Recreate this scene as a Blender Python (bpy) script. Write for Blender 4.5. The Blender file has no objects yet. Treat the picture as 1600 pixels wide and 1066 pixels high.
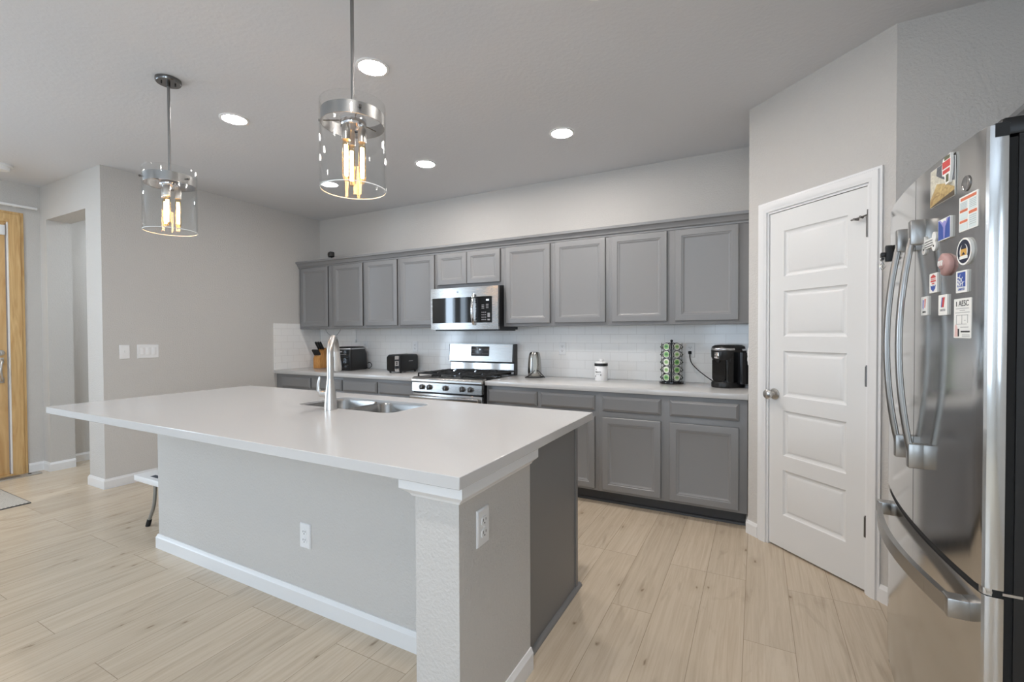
import bpy, bmesh, math, random
from mathutils import Matrix, Vector
random.seed(7)
PI = math.pi
S = bpy.context.scene
COL = S.collection

# ------------------------------------------------------------------ camera
CAM_H = 1.3039
cam_d = bpy.data.cameras.new('camera')
cam_d.sensor_width = 36.0
cam_d.lens = 719.73 / 1600 * 36.0
cam_d.clip_start = 0.02
cam = bpy.data.objects.new('camera', cam_d)
COL.objects.link(cam)
_y, _p, _r = (math.radians(a) for a in (27.921, -0.886, -0.236))
_f = Vector((-math.sin(_y) * math.cos(_p), math.cos(_y) * math.cos(_p), math.sin(_p)))
_rt = Vector((math.cos(_y), math.sin(_y), 0))
_up = _rt.cross(_f)
_r2 = _rt * math.cos(_r) + _up * math.sin(_r)
_u2 = -_rt * math.sin(_r) + _up * math.cos(_r)
cam.matrix_world = Matrix(((_r2.x, _u2.x, -_f.x, 0), (_r2.y, _u2.y, -_f.y, 0), (_r2.z, _u2.z, -_f.z, CAM_H), (0, 0, 0, 1)))
S.camera = cam

# ------------------------------------------------------------------ world, daylight, exposure
w = bpy.data.worlds.new('sky')
S.world = w
w.use_nodes = True
w.node_tree.nodes['Background'].inputs[0].default_value = (0.82, 0.90, 1.0, 1)
w.node_tree.nodes['Background'].inputs[1].default_value = 0.5
S.view_settings.view_transform = 'Standard'
S.view_settings.look = 'None'
S.view_settings.exposure = 0.07
S.view_settings.gamma = 1.0
S.cycles.max_bounces = 10
S.cycles.diffuse_bounces = 6
S.cycles.transparent_max_bounces = 16
S.cycles.caustics_reflective = False
S.cycles.caustics_refractive = False
S.cycles.use_denoising = True
S.cycles.sample_clamp_indirect = 8.0

H = 2.74
XL, XE, XR, YB, YR = -4.873, -6.131, 1.30, 4.021, -4.2
# windows behind the camera (wall, centre, width, z0, z1) - daylight comes in through them
REAR_WIN = [(-4.3, 1.5, 0.75, 2.35), (-2.2, 1.9, 0.05, 2.35), (-0.40, 1.4, 0.75, 2.35)]
SIDE_WIN = [(-0.75, 0.85, 0.6, 2.3), (-2.1, 0.85, 0.6, 2.3), (-3.4, 0.85, 0.6, 2.3)]

RIGHT_FILL_WIN = (-3.0, 1.4, 0.9, 2.3)  # unseen window, added in the right wall to brighten that side


def daylight(name, loc, rot, sx, sy, energy, color):
    d = bpy.data.lights.new(name, 'AREA')
    d.shape = 'RECTANGLE'
    d.size, d.size_y = sx, sy
    d.energy = energy
    d.color = color
    o = bpy.data.objects.new(name, d)
    o.location = loc
    o.rotation_euler = rot
    COL.objects.link(o)
    return o


DAY = (0.665, 0.825, 1.0)
# W per square metre of window (the first two rear windows are set much dimmer)
for (cx, wd, z0, z1), e in zip(REAR_WIN, (2, 2, 17)):
    daylight('window_daylight', (cx, YR - 0.16, (z0 + z1) / 2), (PI / 2, 0, 0), wd, z1 - z0, e * wd * (z1 - z0), DAY)
for (cy, wd, z0, z1), e in zip(SIDE_WIN, (54, 20, 8)):
    daylight('window_daylight', (XE - 0.16, cy, (z0 + z1) / 2), (PI / 2, 0, -PI / 2), wd, z1 - z0, e * wd * (z1 - z0), DAY)
cy, wd, z0, z1 = RIGHT_FILL_WIN
daylight('window_daylight', (XR + 0.16, cy, (z0 + z1) / 2), (PI / 2, 0, PI / 2), wd, z1 - z0, 62 * wd * (z1 - z0), DAY)  # daylight lamp of the added right-wall window

# ------------------------------------------------------------------ materials


def lin(c):
    return tuple(((v / 255) / 12.92 if v / 255 <= 0.04045 else ((v / 255 + 0.055) / 1.055) ** 2.4) for v in c)


MATS = {}


def mat(name, rgb=(200, 200, 200), rough=0.5, metal=0.0, spec=0.5, emit=None, es=0.0, trans=0.0, coat=0.0, bump=None, linear=None):
    """bump = (scale, strength, distance, detail)"""
    if name in MATS:
        return MATS[name]
    m = bpy.data.materials.new(name)
    m.use_nodes = True
    nt = m.node_tree
    b = nt.nodes['Principled BSDF']
    c = linear if linear else lin(rgb)
    b.inputs['Base Color'].default_value = (*c, 1)
    b.inputs['Roughness'].default_value = rough
    b.inputs['Metallic'].default_value = metal
    b.inputs['Specular IOR Level'].default_value = spec
    if trans:
        b.inputs['Transmission Weight'].default_value = trans
    if coat:
        b.inputs['Coat Weight'].default_value = coat
        b.inputs['Coat Roughness'].default_value = 0.1
    if emit:
        b.inputs['Emission Color'].default_value = (*emit, 1)
        b.inputs['Emission Strength'].default_value = es
    if bump:
        tc = nt.nodes.new('ShaderNodeTexCoord')
        n = nt.nodes.new('ShaderNodeTexNoise')
        n.inputs['Scale'].default_value = bump[0]
        n.inputs['Detail'].default_value = bump[3] if len(bump) > 3 else 3
        bp = nt.nodes.new('ShaderNodeBump')
        bp.inputs['Strength'].default_value = bump[1]
        bp.inputs['Distance'].default_value = bump[2]
        nt.links.new(tc.outputs['Object'], n.inputs['Vector'])
        nt.links.new(n.outputs['Fac'], bp.inputs['Height'])
        nt.links.new(bp.outputs['Normal'], b.inputs['Normal'])
    MATS[name] = m
    return m


def nodes(m):
    nt = m.node_tree
    return nt, nt.nodes['Principled BSDF']


def plaster(name, rgb, scale=95, strength=0.36):
    m = mat(name, rgb, 0.75, spec=0.25)
    nt, b = nodes(m)
    tc = nt.nodes.new('ShaderNodeTexCoord')
    n = nt.nodes.new('ShaderNodeTexNoise')
    n.inputs['Scale'].default_value = scale
    n.inputs['Detail'].default_value = 2.5
    n.inputs['Roughness'].default_value = 0.55
    r = nt.nodes.new('ShaderNodeValToRGB')
    r.color_ramp.elements[0].position = 0.38
    r.color_ramp.elements[1].position = 0.66
    bp = nt.nodes.new('ShaderNodeBump')
    bp.inputs['Strength'].default_value = strength
    bp.inputs['Distance'].default_value = 0.003
    nt.links.new(tc.outputs['Object'], n.inputs['Vector'])
    nt.links.new(n.outputs['Fac'], r.inputs['Fac'])
    nt.links.new(r.outputs['Color'], bp.inputs['Height'])
    nt.links.new(bp.outputs['Normal'], b.inputs['Normal'])
    return m


def steel(name, rgb=(200, 200, 198), rough=0.26, axis='z', streak=0.08):
    m = mat(name, rgb, rough, metal=1.0)
    nt, b = nodes(m)
    tc = nt.nodes.new('ShaderNodeTexCoord')
    mp = nt.nodes.new('ShaderNodeMapping')
    mp.inputs['Scale'].default_value = {'z': (260, 260, 3), 'x': (3, 260, 260), 'y': (260, 3, 260)}[axis]
    n = nt.nodes.new('ShaderNodeTexNoise')
    n.inputs['Scale'].default_value = 1.0
    n.inputs['Detail'].default_value = 2
    mr = nt.nodes.new('ShaderNodeMapRange')
    mr.inputs['To Min'].default_value = max(0.02, rough - streak)
    mr.inputs['To Max'].default_value = rough + streak
    nt.links.new(tc.outputs['Object'], mp.inputs['Vector'])
    nt.links.new(mp.outputs['Vector'], n.inputs['Vector'])
    nt.links.new(n.outputs['Fac'], mr.inputs['Value'])
    nt.links.new(mr.outputs['Result'], b.inputs['Roughness'])
    return m


def wood(name, c1, c2, scale=(14, 14, 1.2), rough=0.45, dist=1.6):
    m = mat(name, c1, rough)
    nt, b = nodes(m)
    tc = nt.nodes.new('ShaderNodeTexCoord')
    mp = nt.nodes.new('ShaderNodeMapping')
    mp.inputs['Scale'].default_value = scale
    n = nt.nodes.new('ShaderNodeTexNoise')
    n.inputs['Scale'].default_value = 1.0
    n.inputs['Detail'].default_value = 6
    n.inputs['Distortion'].default_value = dist
    r = nt.nodes.new('ShaderNodeValToRGB')
    r.color_ramp.elements[0].position = 0.3
    r.color_ramp.elements[1].position = 0.7
    r.color_ramp.elements[0].color = (*lin(c2), 1)
    r.color_ramp.elements[1].color = (*lin(c1), 1)
    nt.links.new(tc.outputs['Object'], mp.inputs['Vector'])
    nt.links.new(mp.outputs['Vector'], n.inputs['Vector'])
    nt.links.new(n.outputs['Fac'], r.inputs['Fac'])
    nt.links.new(r.outputs['Color'], b.inputs['Base Color'])
    return m


def floor_material():
    m = mat('light_oak_planks', (200, 180, 150), 0.27, spec=0.5)
    nt, b = nodes(m)
    L = nt.links.new
    tc = nt.nodes.new('ShaderNodeTexCoord')
    sp = nt.nodes.new('ShaderNodeSeparateXYZ')
    cb = nt.nodes.new('ShaderNodeCombineXYZ')
    L(tc.outputs['Object'], sp.inputs[0])
    L(sp.outputs['Y'], cb.inputs['X'])
    xo = nt.nodes.new('ShaderNodeMath')
    xo.operation = 'ADD'
    xo.inputs[1].default_value = 0.043 + 0.19 * 60
    L(sp.outputs['X'], xo.inputs[0])
    L(xo.outputs[0], cb.inputs['Y'])
    br = nt.nodes.new('ShaderNodeTexBrick')
    br.inputs['Scale'].default_value = 1.0
    br.inputs['Brick Width'].default_value = 1.35
    br.inputs['Row Height'].default_value = 0.19
    br.inputs['Mortar Size'].default_value = 0.0011
    br.inputs['Mortar Smooth'].default_value = 0.3
    br.inputs['Bias'].default_value = 0.0
    br.offset = 0.39
    br.offset_frequency = 3
    br.inputs['Color1'].default_value = (0, 0, 0, 1)
    br.inputs['Color2'].default_value = (1, 1, 1, 1)
    br.inputs['Mortar'].default_value = (0.5, 0.5, 0.5, 1)
    L(cb.outputs[0], br.inputs['Vector'])
    # grain, shifted per plank
    sh = nt.nodes.new('ShaderNodeVectorMath')
    sh.operation = 'MULTIPLY_ADD'
    sh.inputs[1].default_value = (13.0, 7.0, 5.0)
    L(br.outputs['Color'], sh.inputs[0])
    L(tc.outputs['Object'], sh.inputs[2])
    mp = nt.nodes.new('ShaderNodeMapping')
    mp.inputs['Scale'].default_value = (46, 1.9, 1)
    L(sh.outputs[0], mp.inputs['Vector'])
    n = nt.nodes.new('ShaderNodeTexNoise')
    n.inputs['Scale'].default_value = 1.0
    n.inputs['Detail'].default_value = 7
    n.inputs['Roughness'].default_value = 0.6
    n.inputs['Distortion'].default_value = 0.9
    L(mp.outputs[0], n.inputs['Vector'])
    r = nt.nodes.new('ShaderNodeValToRGB')
    r.color_ramp.elements[0].position = 0.25
    r.color_ramp.elements[1].position = 0.62
    r.color_ramp.elements[0].color = (*lin((188, 171, 149)), 1)
    r.color_ramp.elements[1].color = (*lin((206, 191, 170)), 1)
    L(n.outputs['Fac'], r.inputs['Fac'])
    # knots and darker clouds
    mp2 = nt.nodes.new('ShaderNodeMapping')
    mp2.inputs['Scale'].default_value = (7, 1.6, 1)
    L(sh.outputs[0], mp2.inputs['Vector'])
    n2 = nt.nodes.new('ShaderNodeTexNoise')
    n2.inputs['Scale'].default_value = 1.0
    n2.inputs['Detail'].default_value = 5
    n2.inputs['Distortion'].default_value = 2.0
    L(mp2.outputs[0], n2.inputs['Vector'])
    r2 = nt.nodes.new('ShaderNodeValToRGB')
    r2.color_ramp.elements[0].position = 0.22
    r2.color_ramp.elements[1].position = 0.40
    r2.color_ramp.elements[0].color = (0.74, 0.71, 0.68, 1)
    r2.color_ramp.elements[1].color = (1, 1, 1, 1)
    L(n2.outputs['Fac'], r2.inputs['Fac'])
    mx = nt.nodes.new('ShaderNodeMix')
    mx.data_type = 'RGBA'
    mx.blend_type = 'MULTIPLY'
    mx.inputs[0].default_value = 0.8
    L(r.outputs['Color'], mx.inputs[6])
    L(r2.outputs['Color'], mx.inputs[7])
    # per-plank tone
    hs = nt.nodes.new('ShaderNodeHueSaturation')
    mr = nt.nodes.new('ShaderNodeMapRange')
    mr.inputs['To Min'].default_value = 0.93
    mr.inputs['To Max'].default_value = 1.05
    L(br.outputs['Color'], mr.inputs['Value'])
    L(mr.outputs['Result'], hs.inputs['Value'])
    L(mx.outputs[2], hs.inputs['Color'])
    # small dark knots with a smoky halo
    mp3 = nt.nodes.new('ShaderNodeMapping')
    mp3.inputs['Scale'].default_value = (3.4, 1.5, 1)
    L(sh.outputs[0], mp3.inputs['Vector'])
    n3 = nt.nodes.new('ShaderNodeTexNoise')
    n3.inputs['Scale'].default_value = 9
    L(mp3.outputs[0], n3.inputs['Vector'])
    ad3 = nt.nodes.new('ShaderNodeVectorMath')
    ad3.operation = 'MULTIPLY_ADD'
    ad3.inputs[1].default_value = (0.09, 0.09, 0)
    L(n3.outputs['Color'], ad3.inputs[0])
    L(mp3.outputs[0], ad3.inputs[2])
    vo = nt.nodes.new('ShaderNodeTexVoronoi')
    vo.voronoi_dimensions = '2D'
    vo.inputs['Scale'].default_value = 1.0
    L(ad3.outputs[0], vo.inputs['Vector'])
    r3 = nt.nodes.new('ShaderNodeValToRGB')
    r3.color_ramp.elements[0].position = 0.006
    r3.color_ramp.elements[0].color = (0.50, 0.45, 0.40, 1)
    r3.color_ramp.elements[1].position = 0.13
    r3.color_ramp.elements[1].color = (1, 1, 1, 1)
    e3 = r3.color_ramp.elements.new(0.028)
    e3.color = (0.90, 0.885, 0.865, 1)
    L(vo.outputs['Distance'], r3.inputs['Fac'])
    mk = nt.nodes.new('ShaderNodeMix')
    mk.data_type = 'RGBA'
    mk.blend_type = 'MULTIPLY'
    mk.inputs[0].default_value = 1.0
    L(hs.outputs['Color'], mk.inputs[6])
    L(r3.outputs['Color'], mk.inputs[7])
    # plank joints
    mx2 = nt.nodes.new('ShaderNodeMix')
    mx2.data_type = 'RGBA'
    mx2.inputs[7].default_value = (*lin((150, 133, 112)), 1)
    L(br.outputs['Fac'], mx2.inputs[0])
    L(mk.outputs[2], mx2.inputs[6])
    L(mx2.outputs[2], b.inputs['Base Color'])
    bp = nt.nodes.new('ShaderNodeBump')
    bp.invert = True
    bp.inputs['Strength'].default_value = 0.5
    bp.inputs['Distance'].default_value = 0.001
    L(br.outputs['Fac'], bp.inputs['Height'])
    L(bp.outputs['Normal'], b.inputs['Normal'])
    return m


def tile_material():
    m = mat('white_subway_tile', (226, 225, 222), 0.12, spec=0.5)
    nt, b = nodes(m)
    L = nt.links.new
    tc = nt.nodes.new('ShaderNodeTexCoord')
    sp = nt.nodes.new('ShaderNodeSeparateXYZ')
    ad = nt.nodes.new('ShaderNodeMath')
    ad.operation = 'ADD'
    cb = nt.nodes.new('ShaderNodeCombineXYZ')
    L(tc.outputs['Object'], sp.inputs[0])
    L(sp.outputs['X'], ad.inputs[0])
    L(sp.outputs['Y'], ad.inputs[1])
    L(ad.outputs[0], cb.inputs['X'])
    zo = nt.nodes.new('ShaderNodeMath')
    zo.operation = 'ADD'
    zo.inputs[1].default_value = -0.904
    L(sp.outputs['Z'], zo.inputs[0])
    L(zo.outputs[0], cb.inputs['Y'])
    br = nt.nodes.new('ShaderNodeTexBrick')
    br.inputs['Scale'].default_value = 1.0
    br.inputs['Brick Width'].default_value = 0.155
    br.inputs['Row Height'].default_value = 0.0785
    br.inputs['Mortar Size'].default_value = 0.0016
    br.inputs['Mortar Smooth'].default_value = 0.4
    br.inputs['Color1'].default_value = (0, 0, 0, 1)
    br.inputs['Color2'].default_value = (1, 1, 1, 1)
    L(cb.outputs[0], br.inputs['Vector'])
    mx = nt.nodes.new('ShaderNodeMix')
    mx.data_type = 'RGBA'
    mx.inputs[6].default_value = (*lin((242, 241, 239)), 1)
    mx.inputs[7].default_value = (*lin((222, 220, 217)), 1)
    L(br.outputs['Fac'], mx.inputs[0])
    L(mx.outputs[2], b.inputs['Base Color'])
    # each tile lies a hair out of plane: slow wobble plus recessed grout
    wn = nt.nodes.new('ShaderNodeTexNoise')
    wn.inputs['Scale'].default_value = 9
    wn.inputs['Detail'].default_value = 0
    L(tc.outputs['Object'], wn.inputs['Vector'])
    sm = nt.nodes.new('ShaderNodeMath')
    sm.operation = 'MULTIPLY_ADD'
    sm.inputs[1].default_value = -1.0
    L(br.outputs['Fac'], sm.inputs[0])
    L(wn.outputs['Fac'], sm.inputs[2])
    bp = nt.nodes.new('ShaderNodeBump')
    bp.inputs['Strength'].default_value = 0.35
    bp.inputs['Distance'].default_value = 0.002
    L(sm.outputs[0], bp.inputs['Height'])
    L(bp.outputs['Normal'], b.inputs['Normal'])
    return m


def glass_thin(name, tint=(1, 1, 1), strength=1.0):
    m = bpy.data.materials.new(name)
    m.use_nodes = True
    nt = m.node_tree
    nt.nodes.clear()
    out = nt.nodes.new('ShaderNodeOutputMaterial')
    mix = nt.nodes.new('ShaderNodeMixShader')
    tr = nt.nodes.new('ShaderNodeBsdfTransparent')
    tr.inputs[0].default_value = (*tint, 1)
    gl = nt.nodes.new('ShaderNodeBsdfGlossy')
    gl.inputs['Roughness'].default_value = 0.02
    lw = nt.nodes.new('ShaderNodeLayerWeight')
    lw.inputs['Blend'].default_value = 0.5
    pw = nt.nodes.new('ShaderNodeMath')
    pw.operation = 'POWER'
    pw.inputs[1].default_value = 4.0
    nt.links.new(lw.outputs['Facing'], pw.inputs[0])
    ml = nt.nodes.new('ShaderNodeMath')
    ml.operation = 'MULTIPLY_ADD'
    ml.inputs[1].default_value = 0.55 * strength
    ml.inputs[2].default_value = 0.022 * strength
    nt.links.new(pw.outputs[0], ml.inputs[0])
    nt.links.new(ml.outputs[0], mix.inputs[0])
    nt.links.new(tr.outputs[0], mix.inputs[1])
    nt.links.new(gl.outputs[0], mix.inputs[2])
    nt.links.new(mix.outputs[0], out.inputs[0])
    MATS[name] = m
    return m


M_WALL = plaster('greige_wall_paint', (203, 200, 196))
M_ISLWALL = M_WALL
M_CEIL = plaster('ceiling_paint', (215, 216, 219), 42, 0.14)
M_TRIM = mat('white_trim_paint', (232, 232, 232), 0.35)
M_DOOR = mat('white_door_paint', (226, 226, 225), 0.4)
M_FLOOR = floor_material()
M_TILE = tile_material()
M_QUARTZ = mat('white_quartz', (203, 202, 201), 0.16, spec=0.5)
M_CAB = mat('grey_cabinet_paint', (137, 137, 138), 0.36, spec=0.45)
M_CABI = mat('charcoal_island_paint', (128, 127, 127), 0.42, spec=0.4)
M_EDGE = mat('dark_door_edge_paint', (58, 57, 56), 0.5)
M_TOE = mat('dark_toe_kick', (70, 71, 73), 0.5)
M_STEEL = steel('brushed_steel', (182, 181, 179), 0.26, 'x')
M_STEELV = steel('brushed_steel_fridge', (200, 199, 197), 0.13, 'z', 0.03)
M_HANDLE = steel('handle_steel', (168, 166, 163), 0.3, 'z', 0.05)
M_SINK = steel('sink_steel', (190, 189, 187), 0.28, 'x')
M_NICKEL = mat('brushed_nickel', (205, 202, 198), 0.3, metal=1.0)
M_CHROME = mat('chrome', (226, 226, 228), 0.06, metal=1.0)
M_DKSTEEL = mat('dark_steel', (120, 118, 116), 0.35, metal=1.0)
M_BLACK = mat('black_plastic', (22, 22, 23), 0.35)
M_BLACKG = mat('black_gloss', (8, 8, 9), 0.06, spec=0.6)
M_IRON = mat('cast_iron', (30, 30, 31), 0.6)
M_RUBBER = mat('black_rubber', (16, 16, 16), 0.7)
M_WHITEP = mat('white_plastic', (236, 236, 236), 0.3)
M_SLOT = mat('dark_slot', (60, 58, 56), 0.6)
M_PINE = wood('pine', (216, 180, 128), (188, 144, 92), (9, 9, 0.9), 0.4, 2.2)
M_PINE2 = wood('pine_casing', (220, 186, 132), (192, 150, 96), (22, 22, 1.6), 0.4, 2.5)
M_BLOCK = wood('knife_block_wood', (214, 158, 92), (190, 130, 66), (30, 30, 6), 0.45)
M_GLASS = glass_thin('clear_glass', (0.985, 0.99, 0.99), 1.0)
M_GLASSRIM = mat('glass_rim', (235, 240, 240), 0.15, spec=0.8)
M_LED = mat('led_diffuser', (255, 255, 255), 0.5, emit=(1.0, 0.96, 0.93), es=58.0)
M_LED2 = mat('added_led_diffuser', (255, 255, 255), 0.5, emit=(0.85, 0.93, 1.0), es=350.0)  # only for the added corridor and front-door lamps
M_LEDK = mat('kitchen_led_diffuser', (255, 255, 255), 0.5, emit=(1.0, 0.94, 0.885), es=250.0)
M_FIL = mat('lamp_filament', (255, 210, 150), 0.5, emit=(1.0, 0.62, 0.28), es=60.0)
M_BULB = glass_thin('amber_bulb_glass', (1.0, 0.90, 0.74), 0.9)
M_DISP = mat('display_grey', (64, 64, 66), 0.2)
M_LCD = mat('lcd_digits', (200, 220, 230), 0.4, emit=(0.8, 0.9, 1.0), es=0.8)
M_INK = mat('printed_ink', (45, 45, 48), 0.6)
M_INKG = mat('grey_print', (150, 150, 152), 0.6)
M_PAPER = mat('white_card', (236, 236, 232), 0.5)
M_RED = mat('red_print', (200, 70, 66), 0.5)
M_ORANGE = mat('orange_print', (214, 118, 84), 0.5)
M_BLUE = mat('blue_print', (58, 84, 160), 0.45)
M_NAVY = mat('navy_print', (32, 38, 60), 0.4)
M_LILAC = mat('lilac_print', (150, 146, 205), 0.45)
M_GOLD = mat('gold_print', (214, 166, 84), 0.45)
M_PINK = mat('dusty_pink', (176, 140, 136), 0.55)
M_CREAM = mat('cream_print', (224, 214, 180), 0.5)
M_GREEN = mat('pod_foil_green', (112, 168, 96), 0.35)
M_GREEN2 = mat('pod_print_dark_green', (60, 116, 66), 0.4)
M_GREENL = mat('pod_foil_pale_green', (176, 200, 140), 0.35)
M_POD = mat('pod_cup_white', (230, 230, 226), 0.35)
M_SILVERP = mat('silver_plastic', (190, 190, 192), 0.25, metal=0.9)


# ------------------------------------------------------------------ mesh builder
class MB:
    def __init__(self):
        self.bm = bmesh.new()
        self.ci = 0

    def _mark(self, n0):
        self.bm.faces.ensure_lookup_table()
        for i in range(n0, len(self.bm.faces)):
            self.bm.faces[i].material_index = self.ci

    def _merge(self, t, M=None):
        n0 = len(self.bm.faces)
        me = bpy.data.meshes.new('tmp')
        t.to_mesh(me)
        t.free()
        if M is not None:
            me.transform(M)
        self.bm.from_mesh(me)
        bpy.data.meshes.remove(me)
        self._mark(n0)

    def m(self, i):
        self.ci = i
        return self

    def box(self, x0, x1, y0, y1, z0, z1, bev=0, seg=2, M=None):
        t = bmesh.new()
        bmesh.ops.create_cube(t, size=1)
        for v in t.verts:
            v.co = Vector(((x0 + x1) / 2 + v.co.x * (x1 - x0), (y0 + y1) / 2 + v.co.y * (y1 - y0), (z0 + z1) / 2 + v.co.z * (z1 - z0)))
        if bev:
            bmesh.ops.bevel(t, geom=list(t.edges), offset=bev, segments=seg, affect='EDGES', profile=0.5)
        self._merge(t, M)
        return self

    def cyl(self, p0, p1, r0, r1=None, seg=24, bev=0):
        p0, p1 = Vector(p0), Vector(p1)
        d = p1 - p0
        t = bmesh.new()
        bmesh.ops.create_cone(t, cap_ends=True, segments=seg, radius1=r0, radius2=r0 if r1 is None else r1, depth=d.length)
        if bev:
            bmesh.ops.bevel(t, geom=[e for e in t.edges if len(e.link_faces) == 2 and any(len(f.verts) > 4 for f in e.link_faces)], offset=bev, segments=2, affect='EDGES')
        q = Vector((0, 0, 1)).rotation_difference(d.normalized())
        self._merge(t, Matrix.Translation((p0 + p1) / 2) @ q.to_matrix().to_4x4())
        return self

    def sphere(self, c, r, seg=16, scale=(1, 1, 1)):
        t = bmesh.new()
        bmesh.ops.create_uvsphere(t, u_segments=seg, v_segments=max(6, seg // 2), radius=r)
        self._merge(t, Matrix.Translation(c) @ Matrix.Diagonal((*scale, 1)))
        return self

    def lathe(self, prof, c=(0, 0, 0), seg=32, M=None, closed=False):
        """prof: (r, z) from bottom to top"""
        t = bmesh.new()
        rings = []
        for r, z in prof:
            if r < 1e-6:
                rings.append([t.verts.new((0, 0, z))])
            else:
                rings.append([t.verts.new((r * math.cos(2 * PI * k / seg), r * math.sin(2 * PI * k / seg), z)) for k in range(seg)])
        pairs = list(zip(rings, rings[1:]))
        if closed:
            pairs.append((rings[-1], rings[0]))
        for a, b in pairs:
            for k in range(seg):
                j = (k + 1) % seg
                if len(a) == 1 and len(b) == 1:
                    continue
                if len(a) == 1:
                    t.faces.new((a[0], b[j], b[k]))
                elif len(b) == 1:
                    t.faces.new((a[k], a[j], b[0]))
                else:
                    t.faces.new((a[k], a[j], b[j], b[k]))
        bmesh.ops.recalc_face_normals(t, faces=t.faces[:])
        X = Matrix.Translation(c)
        if M is not None:
            X = M
        self._merge(t, X)
        return self

    def tube(self, pts, r, seg=10, closed=False, flat=None, smooth=0):
        """swept tube; r a number or a list; flat=(a,b) an elliptic / box-like section scale"""
        P = [Vector(p) for p in pts]
        if smooth:
            Q = []
            for i in range(len(P) - 1):
                p0, p1, p2, p3 = P[max(i - 1, 0)], P[i], P[i + 1], P[min(i + 2, len(P) - 1)]
                for q in range(smooth):
                    u = q / smooth
                    Q.append(0.5 * (2 * p1 + (p2 - p0) * u + (2 * p0 - 5 * p1 + 4 * p2 - p3) * u * u + (3 * p1 - p0 - 3 * p2 + p3) * u ** 3))
            P = Q + [P[-1]]
        n = len(P)
        R = [r] * n if not isinstance(r, (list, tuple)) else list(r)
        t = bmesh.new()
        rings = []
        nrm = None
        for i, p in enumerate(P):
            if closed:
                d = (P[(i + 1) % n] - P[i - 1]).normalized()
            else:
                d = (P[min(i + 1, n - 1)] - P[max(i - 1, 0)]).normalized()
            if nrm is None:
                a = Vector((0, 0, 1)) if abs(d.z) < 0.9 else Vector((1, 0, 0))
                nrm = (a - d * a.dot(d)).normalized()
            else:
                nrm = (nrm - d * nrm.dot(d)).normalized()
            bn = d.cross(nrm)
            sx, sy = flat if flat else (1, 1)
            rings.append([t.verts.new(p + (nrm * math.cos(2 * PI * k / seg) * sx + bn * math.sin(2 * PI * k / seg) * sy) * R[i]) for k in range(seg)])
        pr = list(zip(rings, rings[1:]))
        if closed:
            pr.append((rings[-1], rings[0]))
        for a, b in pr:
            for k in range(seg):
                j = (k + 1) % seg
                t.faces.new((a[k], a[j], b[j], b[k]))
        if not closed:
            t.faces.new(rings[0][::-1])
            t.faces.new(rings[-1])
        bmesh.ops.recalc_face_normals(t, faces=t.faces[:])
        self._merge(t)
        return self

    def prism(self, poly, axis, a0, a1, M=None, bev=0):
        """poly in the other two axes (x: (y,z), y: (x,z), z: (x,y))"""
        t = bmesh.new()

        def P(p, a):
            return {'x': (a, p[0], p[1]), 'y': (p[0], a, p[1]), 'z': (p[0], p[1], a)}[axis]
        A = [t.verts.new(P(p, a0)) for p in poly]
        B = [t.verts.new(P(p, a1)) for p in poly]
        n = len(poly)
        t.faces.new(A[::-1])
        t.faces.new(B)
        for k in range(n):
            t.faces.new((A[k], A[(k + 1) % n], B[(k + 1) % n], B[k]))
        bmesh.ops.recalc_face_normals(t, faces=t.faces[:])
        if bev:
            bmesh.ops.bevel(t, geom=list(t.edges), offset=bev, segments=2, affect='EDGES')
        self._merge(t, M)
        return self

    def panel(self, x0, x1, z0, z1, yf, yb, prof, M=None, capback=True, edge=None):
        """front faces -y; prof: list of (inset, depth behind yf); last ring is capped"""
        t = bmesh.new()
        rings = [[(x0, yb, z0), (x1, yb, z0), (x1, yb, z1), (x0, yb, z1)]] if capback else []
        for i, d in prof:
            rings.append([(x0 + i, yf + d, z0 + i), (x1 - i, yf + d, z0 + i), (x1 - i, yf + d, z1 - i), (x0 + i, yf + d, z1 - i)])
        V = [[t.verts.new(c) for c in r] for r in rings]
        for a, b in zip(V, V[1:]):
            for k in range(4):
                j = (k + 1) % 4
                t.faces.new((a[k], a[j], b[j], b[k]))
        t.faces.new(V[-1])
        if capback:
            t.faces.new(V[0][::-1])
            bmesh.ops.recalc_face_normals(t, faces=t.faces[:])
        n0 = len(self.bm.faces)
        self._merge(t, M)
        if edge is not None:            # the four narrow edges carry their own paint
            self.bm.faces.ensure_lookup_table()
            for i in range(4):
                self.bm.faces[n0 + i].material_index = edge
        return self

    def loft(self, rings, cap0=True, cap1=True, M=None):
        t = bmesh.new()
        V = [[t.verts.new(c) for c in r] for r in rings]
        n = len(V[0])
        for a, b in zip(V, V[1:]):
            for k in range(n):
                j = (k + 1) % n
                t.faces.new((a[k], a[j], b[j], b[k]))
        if cap0:
            t.faces.new(V[0][::-1])
        if cap1:
            t.faces.new(V[-1])
        if cap0 and cap1:
            bmesh.ops.recalc_face_normals(t, faces=t.faces[:])
        self._merge(t, M)
        return self

    def text(self, s, size, M, extrude=0.0004, align='CENTER'):
        cu = bpy.data.curves.new('txt', 'FONT')
        cu.body = s
        cu.size = size
        cu.extrude = extrude
        cu.align_x = align
        cu.align_y = 'CENTER'
        o = bpy.data.objects.new('txt', cu)
        COL.objects.link(o)
        bpy.context.view_layer.update()
        me = bpy.data.meshes.new_from_object(o.evaluated_get(bpy.context.evaluated_depsgraph_get()))
        bpy.data.objects.remove(o)
        bpy.data.curves.remove(cu)
        me.transform(M)
        n0 = len(self.bm.faces)
        self.bm.from_mesh(me)
        bpy.data.meshes.remove(me)
        self._mark(n0)
        return self

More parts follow.
